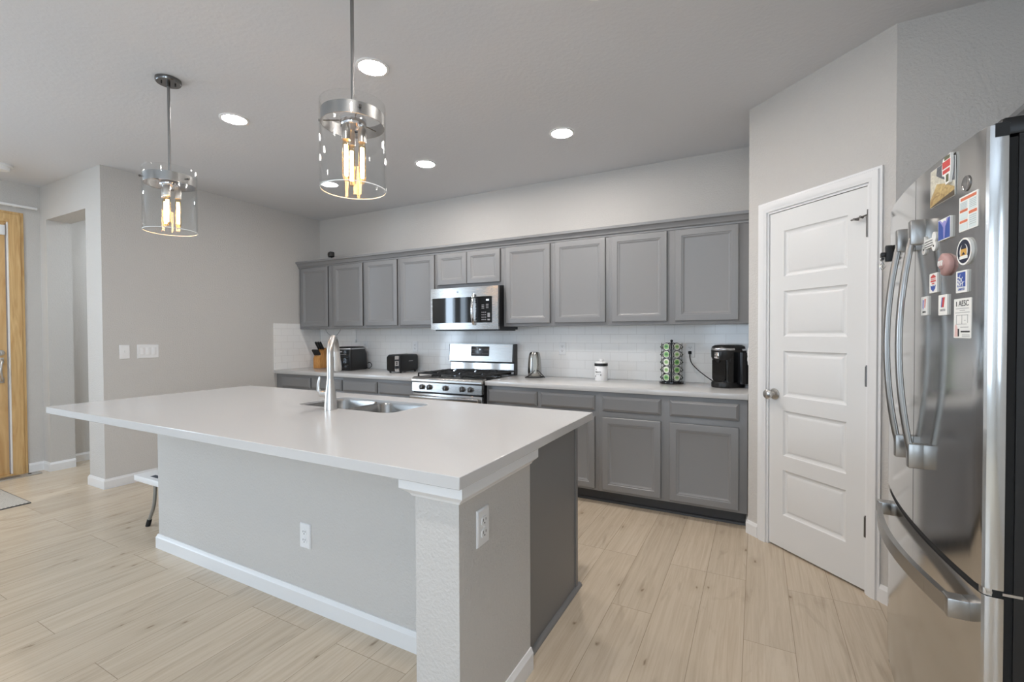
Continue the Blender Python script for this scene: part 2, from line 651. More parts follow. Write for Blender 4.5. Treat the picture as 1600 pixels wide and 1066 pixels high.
    def build(self, name, mats, parent=None, smooth=40, bevel=0, M=None):
        me = bpy.data.meshes.new(name)
        self.bm.to_mesh(me)
        self.bm.free()
        if M is not None:
            me.transform(M)
        for x in (mats if isinstance(mats, (list, tuple)) else [mats]):
            me.materials.append(x)
        if smooth:
            for p in me.polygons:
                p.use_smooth = True
            me.set_sharp_from_angle(angle=math.radians(smooth))
        o = bpy.data.objects.new(name, me)
        COL.objects.link(o)
        if parent:
            o.parent = parent
        if bevel:
            b = o.modifiers.new('edge', 'BEVEL')
            b.width = bevel
            b.segments = 2
            b.limit_method = 'ANGLE'
            b.angle_limit = math.radians(40)
        return o


def tag(o, label=None, cat=None, group=None, kind=None):
    if label:
        o['label'] = label
    if cat:
        o['category'] = cat
    if group:
        o['group'] = group
    if kind:
        o['kind'] = kind
    return o


def thing(name, label, cat, loc=(0, 0, 0), rz=0.0, group=None):
    o = bpy.data.objects.new(name, None)
    o.empty_display_size = 0.05
    COL.objects.link(o)
    o.location = loc
    o.rotation_euler = (0, 0, rz)
    return tag(o, label, cat, group)


def struct(name, mb, mats, parent=None, smooth=40, bevel=0):
    o = mb.build(name, mats, parent, smooth, bevel)
    if parent is None:
        o['kind'] = 'structure'
    return o


def dup(root, loc=None, rz=None, label=None, group=None):
    r = root.copy()
    COL.objects.link(r)
    if loc is not None:
        r.location = loc
    if rz is not None:
        r.rotation_euler = (0, 0, rz)
    if label:
        r['label'] = label
    if group:
        r['group'] = group
    for ch in list(root.children):
        c = ch.copy()
        COL.objects.link(c)
        c.parent = r
        for g in list(ch.children):
            d = g.copy()
            COL.objects.link(d)
            d.parent = c
    return r


def rect_round(x0, x1, y0, y1, r, n=6):
    P = []
    for cx, cy, a0 in ((x1 - r, y0 + r, -PI / 2), (x1 - r, y1 - r, 0), (x0 + r, y1 - r, PI / 2), (x0 + r, y0 + r, PI)):
        for k in range(n + 1):
            a = a0 + PI / 2 * k / n
            P.append((cx + r * math.cos(a), cy + r * math.sin(a)))
    return P


def RZ(a):
    return Matrix.Rotation(a, 4, 'Z')


def RX(a):
    return Matrix.Rotation(a, 4, 'X')


def T(x, y, z):
    return Matrix.Translation((x, y, z))


UP = RX(PI / 2)          # text plane xy -> facing -y
# ------------------------------------------------------------------ room shell
struct('floor', MB().box(-6.4, 1.45, -4.35, 4.2, -0.1, 0), M_FLOOR)
struct('ceiling', MB().box(-6.4, 1.45, -4.35, 4.2, H, H + 0.1), M_CEIL)
struct('wall_back', MB().box(-6.35, 1.42, YB, YB + 0.12, 0, H), M_WALL)
struct('wall_left', MB().box(XL - 0.12, XL, 2.0, YB, 0, H), M_WALL)
OX0, OX1, OZ = -5.985, -5.155, 2.41
struct('wall_hall', MB().box(XE, OX0, 1.818, 2.0, 0, H).box(OX1, XL, 1.818, 2.0, 0, H).box(OX0, OX1, 1.818, 2.0, OZ, H), M_WALL)
struct('wall_corridor', MB().box(-6.32, -6.2, 2.0, YB, 0, H), M_WALL)
# entry wall with front door opening and side windows
DY0, DY1, DZ = 0.68, 1.60, 2.36
mb = MB()
ys = [YR] + sorted([c - wd / 2 for c, wd, a, b in SIDE_WIN] + [c + wd / 2 for c, wd, a, b in SIDE_WIN]) + [DY0, DY1, 2.0]
for i in range(0, len(ys), 2):
    mb.box(XE - 0.12, XE, ys[i], ys[i + 1], 0, H)
for c, wd, a, b in SIDE_WIN:
    mb.box(XE - 0.12, XE, c - wd / 2, c + wd / 2, 0, a).box(XE - 0.12, XE, c - wd / 2, c + wd / 2, b, H)
mb.box(XE - 0.12, XE, DY0, DY1, DZ, H)
struct('wall_entry', mb, M_WALL)
mb = MB()
xs = [XE - 0.12] + sorted([c - wd / 2 for c, wd, a, b in REAR_WIN] + [c + wd / 2 for c, wd, a, b in REAR_WIN]) + [XR + 0.12]
for i in range(0, len(xs), 2):
    mb.box(xs[i], xs[i + 1], YR - 0.12, YR, 0, H)
for c, wd, a, b in REAR_WIN:
    mb.box(c - wd / 2, c + wd / 2, YR - 0.12, YR, 0, a).box(c - wd / 2, c + wd / 2, YR - 0.12, YR, b, H)
struct('wall_rear', mb, M_WALL)
PX, PY = -0.043, 3.361          # pantry corner
QX, QY = 0.575, 2.753           # alcove corner
struct('wall_alcove', MB().box(QX, XR + 0.12, QY, QY + 0.1, 0, H), M_WALL)
c, wd, a, b = RIGHT_FILL_WIN
struct('wall_right', MB().box(XR, XR + 0.12, YR, c - wd / 2, 0, H).box(XR, XR + 0.12, c + wd / 2, QY, 0, H).box(XR, XR + 0.12, c - wd / 2, c + wd / 2, 0, a).box(XR, XR + 0.12, c - wd / 2, c + wd / 2, b, H), M_WALL)
struct('wall_pantry_side', MB().box(PX, PX + 0.1, PY + 0.07, YB, 0, H), M_WALL)
# windows behind the camera
k = 1
for c, wd, a, b in REAR_WIN:
    m_ = MB()
    f = 0.05
    m_.box(c - wd / 2, c - wd / 2 + f, YR - 0.1, YR + 0.01, a, b).box(c + wd / 2 - f, c + wd / 2, YR - 0.1, YR + 0.01, a, b)
    m_.box(c - wd / 2, c + wd / 2, YR - 0.1, YR + 0.01, a, a + f).box(c - wd / 2, c + wd / 2, YR - 0.1, YR + 0.01, b - f, b)
    m_.box(c - 0.025, c + 0.025, YR - 0.08, YR - 0.03, a, b)
    struct('window_%d' % k, m_, M_TRIM)
    k += 1
for c, wd, a, b in SIDE_WIN:
    m_ = MB()
    f = 0.045
    m_.box(XE - 0.1, XE + 0.01, c - wd / 2, c - wd / 2 + f, a, b).box(XE - 0.1, XE + 0.01, c + wd / 2 - f, c + wd / 2, a, b)
    m_.box(XE - 0.1, XE + 0.01, c - wd / 2, c + wd / 2, a, a + f).box(XE - 0.1, XE + 0.01, c - wd / 2, c + wd / 2, b - f, b)
    m_.box(XE - 0.08, XE - 0.03, c - wd / 2, c + wd / 2, (a + b) / 2 - 0.025, (a + b) / 2 + 0.025)
    struct('window_%d' % k, m_, M_TRIM)
    k += 1
c, wd, a, b = RIGHT_FILL_WIN  # frame of the added right-wall window
m_ = MB().box(XR - 0.01, XR + 0.1, c - wd / 2, c - wd / 2 + f, a, b).box(XR - 0.01, XR + 0.1, c + wd / 2 - f, c + wd / 2, a, b)
m_.box(XR - 0.01, XR + 0.1, c - wd / 2, c + wd / 2, a, a + f).box(XR - 0.01, XR + 0.1, c - wd / 2, c + wd / 2, b - f, b).box(XR + 0.03, XR + 0.08, c - 0.025, c + 0.025, a, b)
struct('window_%d' % k, m_, M_TRIM)

# 45-degree pantry wall in its own frame: local x along the wall, -y faces the kitchen
ANG = math.atan2(QY - PY, QX - PX)
WLEN = math.hypot(QX - PX, QY - PY)
PM = T(PX, PY, 0) @ RZ(ANG)
D0, D1, DT = 0.146, 0.752, 2.042     # door opening along the wall
mb = MB()
mb.box(0, D0, 0, 0.1, 0, H, M=PM).box(D1, WLEN, 0, 0.1, 0, H, M=PM).box(D0, D1, 0, 0.1, DT, H, M=PM)
struct('wall_pantry', mb, M_WALL)


def casing(mb, x0, x1, z1, wd, M, th=0.018):
    """mitred-looking door casing around an opening, front at -th"""
    prof = [(0, 0), (0, -th * 0.55), (wd * 0.18, -th * 0.6), (wd * 0.25, -th), (wd * 0.7, -th), (wd * 0.8, -th * 0.75), (wd, -th * 0.7), (wd, 0)]
    # wd measured from outer edge (0) to the opening (wd)
    rings = []
    for s, d in prof:
        rings.append([(x0 - wd + s, d, 0), (x0 - wd + s, d, z1 + wd - s), (x1 + wd - s, d, z1 + wd - s), (x1 + wd - s, d, 0)])
    t = bmesh.new()
    V = [[t.verts.new(c) for c in r] for r in rings]
    for a, b in zip(V, V[1:]):
        for q in range(3):
            t.faces.new((a[q], a[q + 1], b[q + 1], b[q]))
    for e in (0, 3):
        t.faces.new([r[e] for r in V])
    bmesh.ops.recalc_face_normals(t, faces=t.faces[:])
    mb._merge(t, M)


mb = MB()
casing(mb, D0, D1, DT, 0.062, PM)
mb.box(D0 - 0.001, D0 + 0.012, -0.002, 0.1, 0, DT, M=PM).box(D1 - 0.012, D1 + 0.001, -0.002, 0.1, 0, DT, M=PM).box(D0, D1, -0.002, 0.1, DT - 0.012, DT + 0.001, M=PM)
struct('trim_1', mb, M_TRIM)

# pantry door (five horizontal panels)
pd = thing('door_1', None, None, (PX, PY, 0), ANG)
pd['kind'] = 'structure'
mb = MB()
a0, a1, z0, z1 = D0 + 0.015, D1 - 0.015, 0.012, DT - 0.015
sw = 0.098
rails = [0.20, 0.085, 0.085, 0.085, 0.085, 0.118]
ph = (z1 - z0 - sum(rails)) / 5
yf = 0.004
mb.box(a0, a0 + sw, yf, yf + 0.035, z0, z1)
mb.box(a1 - sw, a1, yf, yf + 0.035, z0, z1)
z = z0
for i, rh in enumerate(rails):
    mb.box(a0 + sw, a1 - sw, yf, yf + 0.035, z, z + rh)
    z += rh
    if i < 5:
        mb.panel(a0 + sw, a1 - sw, z, z + ph, yf, yf + 0.03, [(0, 0), (0.006, 0.007), (0.014, 0.010), (0.022, 0.010), (0.034, 0.0045), (0.036, 0.004)], capback=False)
        z += ph
mb.build('slab', M_DOOR, pd, smooth=20)
kx, kz = D0 + 0.052, 0.932
mb = MB()
mb.lathe([(0, 0), (0.033, 0), (0.034, 0.004), (0.030, 0.009), (0.014, 0.012), (0.011, 0.02), (0.012, 0.032), (0.024, 0.040), (0.029, 0.052), (0.027, 0.062), (0.016, 0.068), (0, 0.069)], M=T(kx, yf, kz) @ RX(PI / 2))
mb.build('door_knob', M_NICKEL, pd)
for hz in (1.825, 1.085, 0.335):
    h = MB().cyl((D1 - 0.006, -0.006, hz - 0.05), (D1 - 0.006, -0.006, hz + 0.05), 0.0075, seg=12).box(D1 - 0.016, D1 - 0.001, -0.002, 0.002, hz - 0.048, hz + 0.048)
    h.cyl((D1 - 0.006, -0.006, hz + 0.05), (D1 - 0.006, -0.006, hz + 0.056), 0.005, seg=10)
    ho = h.build('hinge', M_DKSTEEL, pd)
    if hz > 1.8:
        s_ = MB().tube([(D1 - 0.006, -0.006, hz + 0.06), (D1 - 0.03, -0.022, hz + 0.05), (D1 - 0.075, -0.026, hz + 0.045)], 0.004, 8)
        s_.cyl((D1 - 0.006, -0.006, hz + 0.05), (D1 - 0.006, -0.006, hz + 0.085), 0.0045, seg=8)
        s_.cyl((D1 - 0.055, -0.004, hz + 0.046), (D1 - 0.055, -0.034, hz + 0.046), 0.006, seg=8)
        s_.cyl((D1 - 0.028, -0.01, hz + 0.05), (D1 - 0.028, -0.03, hz + 0.052), 0.006, seg=8)
        s_.build('hinge_stop', M_DKSTEEL, ho)


# ------------------------------------------------------------------ baseboards
def baseboard(name, pts, h=0.085, th=0.013, kind='structure'):
    """pts: plan polyline of the wall face, room on its right-hand side"""
    P = [Vector((p[0], p[1])) for p in pts]
    prof = [(0, 0), (th, 0), (th, h * 0.78), (th * 0.75, h * 0.84), (th * 0.55, h * 0.93), (th * 0.35, h), (0, h)]
    rows = []
    for i, p in enumerate(P):
        dirs = []
        if i > 0:
            dirs.append((P[i] - P[i - 1]).normalized())
        if i < len(P) - 1:
            dirs.append((P[i + 1] - P[i]).normalized())
        ns = [Vector((d.y, -d.x)) for d in dirs]
        nm = ns[0] if len(ns) == 1 else (ns[0] + ns[1]) / max(0.3, 1 + ns[0].dot(ns[1]))
        rows.append([(p.x + nm.x * s, p.y + nm.y * s, zz) for s, zz in prof])
    m_ = MB()
    m_.loft(rows)
    o = m_.build(name, M_TRIM, None, 30)
    o['kind'] = 'structure'
    return o


baseboard('baseboard_left', [(XL, YB - 0.62), (XL, 1.818), (OX1, 1.818), (OX1, 2.0)][::-1])
baseboard('baseboard_hall', [(OX0, 2.0), (OX0, 1.818), (XE, 1.818), (XE, DY1 + 0.105)][::-1])
baseboard('baseboard_corridor', [(-6.2, 2.0), (-6.2, YB - 0.02)])
c45, s45 = math.cos(ANG), math.sin(ANG)
baseboard('baseboard_pantry', [(PX, PY + 0.14), (PX, PY), (PX + c45 * (D0 - 0.062), PY + s45 * (D0 - 0.062))][::-1] and
          [(PX, PY + 0.12), (PX, PY), (PX + c45 * (D0 - 0.063), PY + s45 * (D0 - 0.063))])
baseboard('baseboard_alcove', [(PX + c45 * (D1 + 0.063), PY + s45 * (D1 + 0.063)), (QX, QY), (XR, QY)])
baseboard('baseboard_rear', [(XR, YR), (XE, YR)])

# ------------------------------------------------------------------ island
IX0, IX1, IY0, IY1, ZT, ZU = -3.56, -0.733, 1.065, 2.263, 0.902, 0.864
WX0, WX1, WY0, WY1, WYF = -0.935, -0.772, 1.118, 1.600, 1.467     # wing wall and long wall
mb = MB()
mb.prism([(-3.238, WYF), (WX0, WYF), (WX0, WY0), (WX1, WY0), (WX1, WY1), (-3.238, WY1)], 'z', 0, ZU)
struct('wall_island', mb, M_ISLWALL)
baseboard('baseboard_island', [(-3.238, WY1), (-3.238, WYF), (WX0, WYF), (WX0, WY0), (WX1, WY0), (WX1, WY1)])
# capital trim under the worktop around the wing wall
mb = MB()
prof = [(0.0, 0.800), (0.008, 0.804), (0.012, 0.812), (0.030, 0.826), (0.036, 0.832), (0.036, 0.864), (0, 0.864)]
path = [(WX0, WYF), (WX0, WY0), (WX1, WY0), (WX1, WY1)]
rows = []
for i, p in enumerate(path):
    nm = [(-1, 0), (-1, -1), (1, -1), (1, 0)][i]
    rows.append([(p[0] + nm[0] * s, p[1] + nm[1] * s, zz) for s, zz in prof])
mb.loft(rows)
struct('trim_2', mb, M_TRIM, smooth=25)

# worktop with a sink cut-out
SX0, SX1, SY0, SY1 = -2.365, -1.645, 1.768, 2.115


def slab_with_hole(outer, hole, z0, z1):
    t = bmesh.new()
    vo = [t.verts.new((x, y, z1)) for x, y in outer]
    eo = [t.edges.new((vo[i], vo[(i + 1) % len(vo)])) for i in range(len(vo))]
    eh = []
    if hole:
        vh = [t.verts.new((x, y, z1)) for x, y in hole]
        eh = [t.edges.new((vh[i], vh[(i + 1) % len(vh)])) for i in range(len(vh))]
    bmesh.ops.triangle_fill(t, edges=eo + eh, use_beauty=True)
    r = bmesh.ops.extrude_face_region(t, geom=list(t.faces))
    for v in [g for g in r['geom'] if isinstance(g, bmesh.types.BMVert)]:
        v.co.z = z0
    bmesh.ops.recalc_face_normals(t, faces=t.faces[:])
    return t


mb = MB()
mb._merge(slab_with_hole([(IX0, IY0), (IX1, IY0), (IX1, IY1), (IX0, IY1)], rect_round(SX0, SX1, SY0, SY1, 0.06), ZU, ZT))
o = mb.build('island_worktop', M_QUARTZ, None, 30, bevel=0.0025)
tag(o, 'large white quartz island worktop with sink cut-out', 'worktop')

# island cabinet
ic = thing('island_cabinet', 'dark grey cabinet under the island worktop behind the textured half wall', 'cabinet', (-2.02, 1.93, 0))
ox, oy = 2.02, -1.93
B = lambda *a, **k_: MB().box(a[0] + ox, a[1] + ox, a[2] + oy, a[3] + oy, a[4], a[5], **k_)
B(-0.828, -0.808, 1.602, 2.225, 0.0, ZU).build('side_panel', M_CABI, ic)
B(-0.808, -0.803, 2.195, 2.228, 0.0, ZU, bev=0.0015).build('edge_strip', M_CABI, ic)
mb = MB()
mb.prism([(0, 0), (0.018, 0), (0.0165, 0.008), (0.012, 0.0145), (0.0, 0.019)], 'y', 1.602 + oy, 2.255 + oy, M=T(-0.808 + ox, 0, 0))
mb.build('shoe_moulding', M_CABI, ic)
B(-3.236, -3.216, 1.602, 2.225, 0.0, ZU).build('side_panel', M_CABI, ic)
B(-3.216, -0.828, 1.62, 2.20, 0.09, 0.11).build('bottom_panel', M_CABI, ic)
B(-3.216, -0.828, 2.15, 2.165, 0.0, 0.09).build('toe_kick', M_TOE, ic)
mb = MB()
for a, b in ((-3.216, -3.17), (-2.42, -2.375), (-1.625, -1.58), (-0.87, -0.828)):
    mb.box(a + ox, b + ox, 2.205 + oy, 2.225 + oy, 0.09, ZU)
mb.box(-3.216 + ox, -0.828 + ox, 2.205 + oy, 2.225 + oy, 0.82, ZU).box(-3.216 + ox, -0.828 + ox, 2.205 + oy, 2.225 + oy, 0.09, 0.13)
mb.build('face_frame', M_CABI, ic)
CABPROF = [(0.0, 0.0055), (0.004, 0.001), (0.010, 0.0), (0.046, 0.0), (0.049, 0.0035), (0.056, 0.0045), (0.068, 0.0125), (0.070, 0.013)]
for a, b in ((-3.19, -2.80), (-2.79, -2.40), (-2.39, -2.0), (-1.99, -1.61), (-1.60, -1.23), (-1.22, -0.85)):
    MB().panel(a, b, 0.115, 0.835, 0, 0.02, CABPROF, M=T(ox, 2.245 + oy, 0) @ Matrix.Diagonal((1, -1, 1, 1))).build('door', M_CABI, ic, 20)

# sink
sk = thing('kitchen_sink', 'stainless steel double bowl sink set under the island worktop', 'sink', (-2.0, 1.935, 0.65))
ox, oy, oz = 2.0, -1.935, -0.65


DVX = -2.012
M_BOWL = mat('bowl_steel', (168, 167, 165), 0.24, metal=1.0)


def bowl(x0, x1, y0, y1, zt, zb, r):
    rings = []
    for ins, zz, rr in ((0.0, zt, r), (0.004, zt - 0.012, r), (0.018, zb + 0.04, r), (0.03, zb + 0.012, r - 0.01), (0.055, zb, r - 0.02)):
        rings.append([(x + ox, y + oy, zz + oz) for x, y in rect_round(x0 + ins, x1 - ins, y0 + ins, y1 - ins, max(0.02, rr))])
    return rings


for a, b in ((SX0 + 0.001, DVX - 0.012), (DVX + 0.012, SX1 - 0.001)):
    MB().loft(bowl(a, b, SY0 + 0.001, SY1 - 0.001, 0.8885, 0.68, 0.066), cap0=False).build('bowl', M_BOWL, sk, 50)
    cx, cy = (a + b) / 2, 1.95
    MB().lathe([(0, 0), (0.045, 0), (0.045, 0.004), (0.036, 0.003), (0.03, -0.004), (0.0, -0.005)], (cx + ox, cy + oy, 0.681 + oz)).build('drain', M_CHROME, sk)
MB().box(DVX - 0.014 + ox, DVX + 0.014 + ox, SY0 + 0.001 + oy, SY1 - 0.001 + oy, 0.70 + oz, 0.887 + oz, bev=0.003).build('divider', M_BOWL, sk)
rimo = rect_round(SX0 - 0.02, SX1 + 0.02, SY0 - 0.02, SY1 + 0.02, 0.07)
mb = MB()
mb._merge(slab_with_hole([(x + ox, y + oy) for x, y in rimo], [(x + ox, y + oy) for x, y in rect_round(SX0 - 0.004, SX1 + 0.004, SY0 - 0.004, SY1 + 0.004, 0.062)], 0.861 + oz, 0.8638 + oz))
mb.build('rim', M_SINK, sk)

# faucet
fa = thing('kitchen_faucet', 'tall brushed nickel pull-down faucet on the island worktop', 'faucet', (-2.016, 1.722, ZT))
mb = MB()
mb.lathe([(0, 0), (0.0335, 0), (0.0335, 0.004), (0.032, 0.03), (0.029, 0.075), (0.024, 0.115), (0.0195, 0.15), (0.0175, 0.165), (0, 0.165)])
mb.build('body', M_NICKEL, fa)
t_ = math.radians(127)
dx, dy = math.cos(t_), math.sin(t_)
pts = [(0, 0, 0.165), (0, 0, 0.22), (0, 0, 0.29)]
for k in range(1, 9):
    a = PI * 0.93 * k / 8
    q = 0.082 * (1 - math.cos(a))
    pts.append((dx * q, dy * q, 0.29 + 0.094 * math.sin(a)))
MB().tube(pts, [0.0172] * 3 + [0.017] * 8, 16).build('spout', M_NICKEL, fa)
e = Vector(pts[-1])
dn = Vector((dx * 0.28, dy * 0.28, -1)).normalized()
MB().tube([e, e + dn * 0.004, e + dn * 0.05, e + dn * 0.10, e + dn * 0.118], [0.0165, 0.0172, 0.0180, 0.0215, 0.0205], 18).build('spray_head', mat('light_nickel', (220, 218, 214), 0.35, metal=0.8), fa)
MB().cyl((-0.02, 0, 0.082), (-0.062, -0.01, 0.084), 0.021, 0.0185, bev=0.002).build('valve', M_NICKEL, fa)
MB().tube([(-0.058, -0.01, 0.082), (-0.078, -0.012, 0.10), (-0.078, -0.012, 0.135), (-0.068, -0.012, 0.168), (-0.068, -0.012, 0.176)], [0.008, 0.011, 0.010, 0.0075, 0.004], 12, flat=(1.0, 0.75)).build('lever', M_NICKEL, fa)

# ------------------------------------------------------------------ kitchen run: base cabinets
YF = YB - 0.61            # face frame of the base cabinets (front)
DRAWPROF = [(0.0, 0.011), (0.005, 0.007), (0.018, 0.0), (0.022, 0.0)]


def base_cabinet(label, x0, x1, fronts, filler=0):
    t = thing('base_cabinet', label, 'cabinet', ((x0 + x1) / 2, YF, 0), 0, 'grey base cabinets along the back wall')
    c = -(x0 + x1) / 2
    MB().box(x0 + c, x1 + c, 0.02, 0.595, 0.10, ZU - 0.001).build('carcass', M_CAB, t)
    MB().box(x0 + c, x1 + c, 0, 0.02, 0.10, ZU - 0.001, bev=0.001).build('face_frame', M_CAB, t)
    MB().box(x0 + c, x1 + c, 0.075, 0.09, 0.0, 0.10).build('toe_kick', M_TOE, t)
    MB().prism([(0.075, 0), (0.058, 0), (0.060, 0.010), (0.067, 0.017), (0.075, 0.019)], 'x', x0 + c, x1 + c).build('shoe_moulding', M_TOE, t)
    for a, b in fronts:
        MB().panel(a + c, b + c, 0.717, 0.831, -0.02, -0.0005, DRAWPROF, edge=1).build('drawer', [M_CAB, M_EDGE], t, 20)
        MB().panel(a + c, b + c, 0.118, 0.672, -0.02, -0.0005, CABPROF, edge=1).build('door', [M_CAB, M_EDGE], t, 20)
    return t


base_cabinet('grey two-door base cabinet in the left corner, below the knife block', XL + 0.002, -3.80, [(-4.765, -4.29), (-4.274, -3.81)])
base_cabinet('grey two-door base cabinet left of the range, below the toaster', -3.80, -2.832, [(-3.791, -3.32), (-3.291, -2.842)])
base_cabinet('grey two-door base cabinet just right of the range', -2.056, -1.06, [(-2.037, -1.575), (-1.542, -1.087)])
base_cabinet('grey two-door base cabinet next to the white pantry door', -1.06, PX - 0.004, [(-1.03, -0.599), (-0.54, -0.098)])

# worktops on the run
YC = 3.375
for nm, x0, x1 in (('white quartz worktop left of the range, under the toaster', XL + 0.001, -2.833), ('white quartz worktop right of the range, under the coffee maker', -2.055, PX - 0.001)):
    o = MB().box(x0, x1, YC, YB - 0.0125, ZU, ZT, bev=0.003).build('worktop', M_QUARTZ)
    tag(o, nm, 'worktop', 'white worktops along the back wall')

# tiles
struct('wall_tile_back', MB().box(XL, PX, YB - 0.012, YB - 0.0005, ZT - 0.002, 1.42), M_TILE)
struct('wall_tile_left', MB().box(XL + 0.0005, XL + 0.012, YC, YB - 0.0125, ZT - 0.0, 1.436), M_TILE)

# ------------------------------------------------------------------ wall cabinets
YU = YB - 0.305


def wall_cabinet(label, x0, x1, doors, zb=1.372, zd=1.398, zt=2.125, ztd=2.091):
    t = thing('wall_cabinet', label, 'cabinet', ((x0 + x1) / 2, YU, zb), 0, 'grey wall cabinets above the worktop')
    c = -(x0 + x1) / 2
    MB().box(x0 + c, x1 + c, 0.02, 0.30, 0, zt - zb).build('carcass', M_CAB, t)
    MB().box(x0 + c, x1 + c, 0, 0.02, 0, zt - zb, bev=0.001).build('face_frame', M_CAB, t)
    for a, b in doors:
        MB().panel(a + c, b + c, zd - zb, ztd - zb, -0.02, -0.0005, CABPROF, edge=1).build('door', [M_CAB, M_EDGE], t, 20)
    return t


wall_cabinet('grey single-door wall cabinet in the left corner above the knife block', XL + 0.014, -4.312, [(-4.815, -4.361)])
wall_cabinet('grey two-door wall cabinet above the air fryer, second from the left corner', -4.312, -3.30, [(-4.265, -3.814), (-3.771, -3.321)])
wall_cabinet('grey single-door wall cabinet just left of the microwave', -3.30, -2.822, [(-3.278, -2.836)])
wall_cabinet('small grey two-door wall cabinet directly above the microwave', -2.822, -2.052, [(-2.794, -2.451), (-2.446, -2.084)], zb=1.752, zd=1.785)
wall_cabinet('grey two-door wall cabinet just right of the microwave', -2.052, -1.068, [(-2.023, -1.586), (-1.54, -1.094)])
wall_cabinet('grey two-door wall cabinet above the coffee maker, beside the pantry wall', -1.068, PX - 0.002, [(-1.041, -0.608), (-0.548, -0.112)])
mb = MB()
cp = [(0.0, 2.095), (-0.006, 2.095), (-0.008, 2.108), (-0.018, 2.116), (-0.020, 2.124), (-0.034, 2.146), (-0.046, 2.152), (-0.048, 2.172), (0.0, 2.172), (0.28, 2.172), (0.28, 2.126), (0.0, 2.126)]
mb.prism([(YU + a - 0.0005, b) for a, b in cp], 'x', XL + 0.001, PX - 0.001)
o = mb.build('crown_moulding', M_CAB, None, 25)
tag(o, 'long grey crown moulding running along the top of the wall cabinets', 'moulding')

# ------------------------------------------------------------------ range
rg = thing('gas_range', 'stainless steel gas range with five knobs between the base cabinets', 'range', (-2.444, 3.35, 0))
hw = 0.381
MB().box(-hw, hw, 0.03, 0.65, 0.03, 0.885).build('body', mat('range_side_black', (26, 26, 27), 0.4), rg)
MB().box(-hw + 0.004, hw - 0.004, 0.0, 0.03, 0.03, 0.17, bev=0.004).build('storage_drawer', M_STEEL, rg)
od = MB().box(-hw + 0.004, hw - 0.004, -0.006, 0.03, 0.18, 0.765, bev=0.005).build('oven_door', M_STEEL, rg)
MB().box(-0.24, 0.24, -0.0075, -0.004, 0.33, 0.62, bev=0.001).build('oven_window', M_BLACKG, od)
mb = MB()
mb.box(-hw + 0.01, hw - 0.01, -0.062, -0.036, 0.715, 0.752, bev=0.011, seg=3)
for s in (-1, 1):
    mb.box(s * (hw - 0.045) - 0.018, s * (hw - 0.045) + 0.018, -0.045, -0.004, 0.722, 0.746, bev=0.004)
mb.build('oven_handle', M_STEEL, od)
MB().box(-hw + 0.02, hw - 0.02, -0.003, 0.01, 0.766, 0.78).build('vent_gap', M_BLACK, rg)
# sloped control panel
MB().prism([(-0.012, 0.780), (0.03, 0.780), (0.05, 0.868), (0.004, 0.868), (-0.006, 0.862)], 'x', -hw + 0.002, hw - 0.002, bev=0.0015).build('control_panel', M_STEEL, rg)
pn = Vector((0, -0.982, 0.16)).normalized()
for kx_ in (-0.262, -0.178, 0.0, 0.178, 0.262):
    c0 = Vector((kx_, -0.012, 0.822)) + Vector((0, 0.008, 0))
    kb = MB().cyl(c0, c0 + pn * 0.008, 0.025, seg=24).cyl(c0 + pn * 0.008, c0 + pn * 0.034, 0.0215, 0.018, seg=24, bev=0.002)
    kb.box(-0.005, 0.005, -0.040, -0.008, -0.02, 0.02, bev=0.002, M=T(*c0))
    kb.build('knob', M_DKSTEEL, rg)
# front lip and cooktop
MB().prism([(-0.012, 0.868), (0.05, 0.868), (0.07, 0.912), (0.02, 0.912), (-0.004, 0.902), (-0.014, 0.884)], 'x', -hw, hw, bev=0.003).build('front_lip', M_STEEL, rg)
MB().box(-hw, hw, 0.05, 0.655, 0.885, 0.908, bev=0.003).build('cooktop', mat('cooktop_black', (20, 20, 21), 0.25), rg)
for bx, by, br_ in ((-0.245, 0.18, 0.045), (0.245, 0.18, 0.05), (-0.245, 0.48, 0.04), (0.245, 0.48, 0.036), (0, 0.33, 0.05)):
    MB().lathe([(0, 0), (br_, 0), (br_, 0.010), (br_ * 0.8, 0.012), (br_ * 0.8, 0.018), (br_ * 0.7, 0.021), (0, 0.021)], (bx, by, 0.908), seg=20).build('burner', M_IRON, rg)
for gx in (-0.247, 0.0, 0.247):
    g = MB()
    x0, x1, y0, y1, zg = gx - 0.12, gx + 0.12, 0.07, 0.63, 0.944
    r_ = 0.0065
    for yy in (y0, (y0 + y1) / 2, y1):
        g.box(x0, x1, yy - r_, yy + r_, zg - 0.012, zg, bev=0.002)
    for xx in (x0, x1):
        g.box(xx - r_, xx + r_, y0, y1, zg - 0.012, zg, bev=0.002)
    for yy in (y0 + 0.10, y0 + 0.19, y1 - 0.19, y1 - 0.10):
        g.box(x0, x0 + 0.085, yy - r_, yy + r_, zg - 0.010, zg + 0.003, bev=0.002)
        g.box(x1 - 0.085, x1, yy - r_, yy + r_, zg - 0.010, zg + 0.003, bev=0.002)
    g.box(gx - r_, gx + r_, y0, y0 + 0.11, zg - 0.010, zg + 0.003, bev=0.002).box(gx - r_, gx + r_, y1 - 0.11, y1, zg - 0.010, zg + 0.003, bev=0.002)
    g.box(gx - r_, gx + r_, y0 + 0.17, y1 - 0.17, zg - 0.010, zg + 0.003, bev=0.002)
    for xx in (x0, x1):
        for yy in (y0, y1, (y0 + y1) / 2):
            g.cyl((xx, yy, 0.907), (xx, yy, zg - 0.006), 0.0085, 0.007, seg=8)
    g.build('grate', M_IRON, rg)
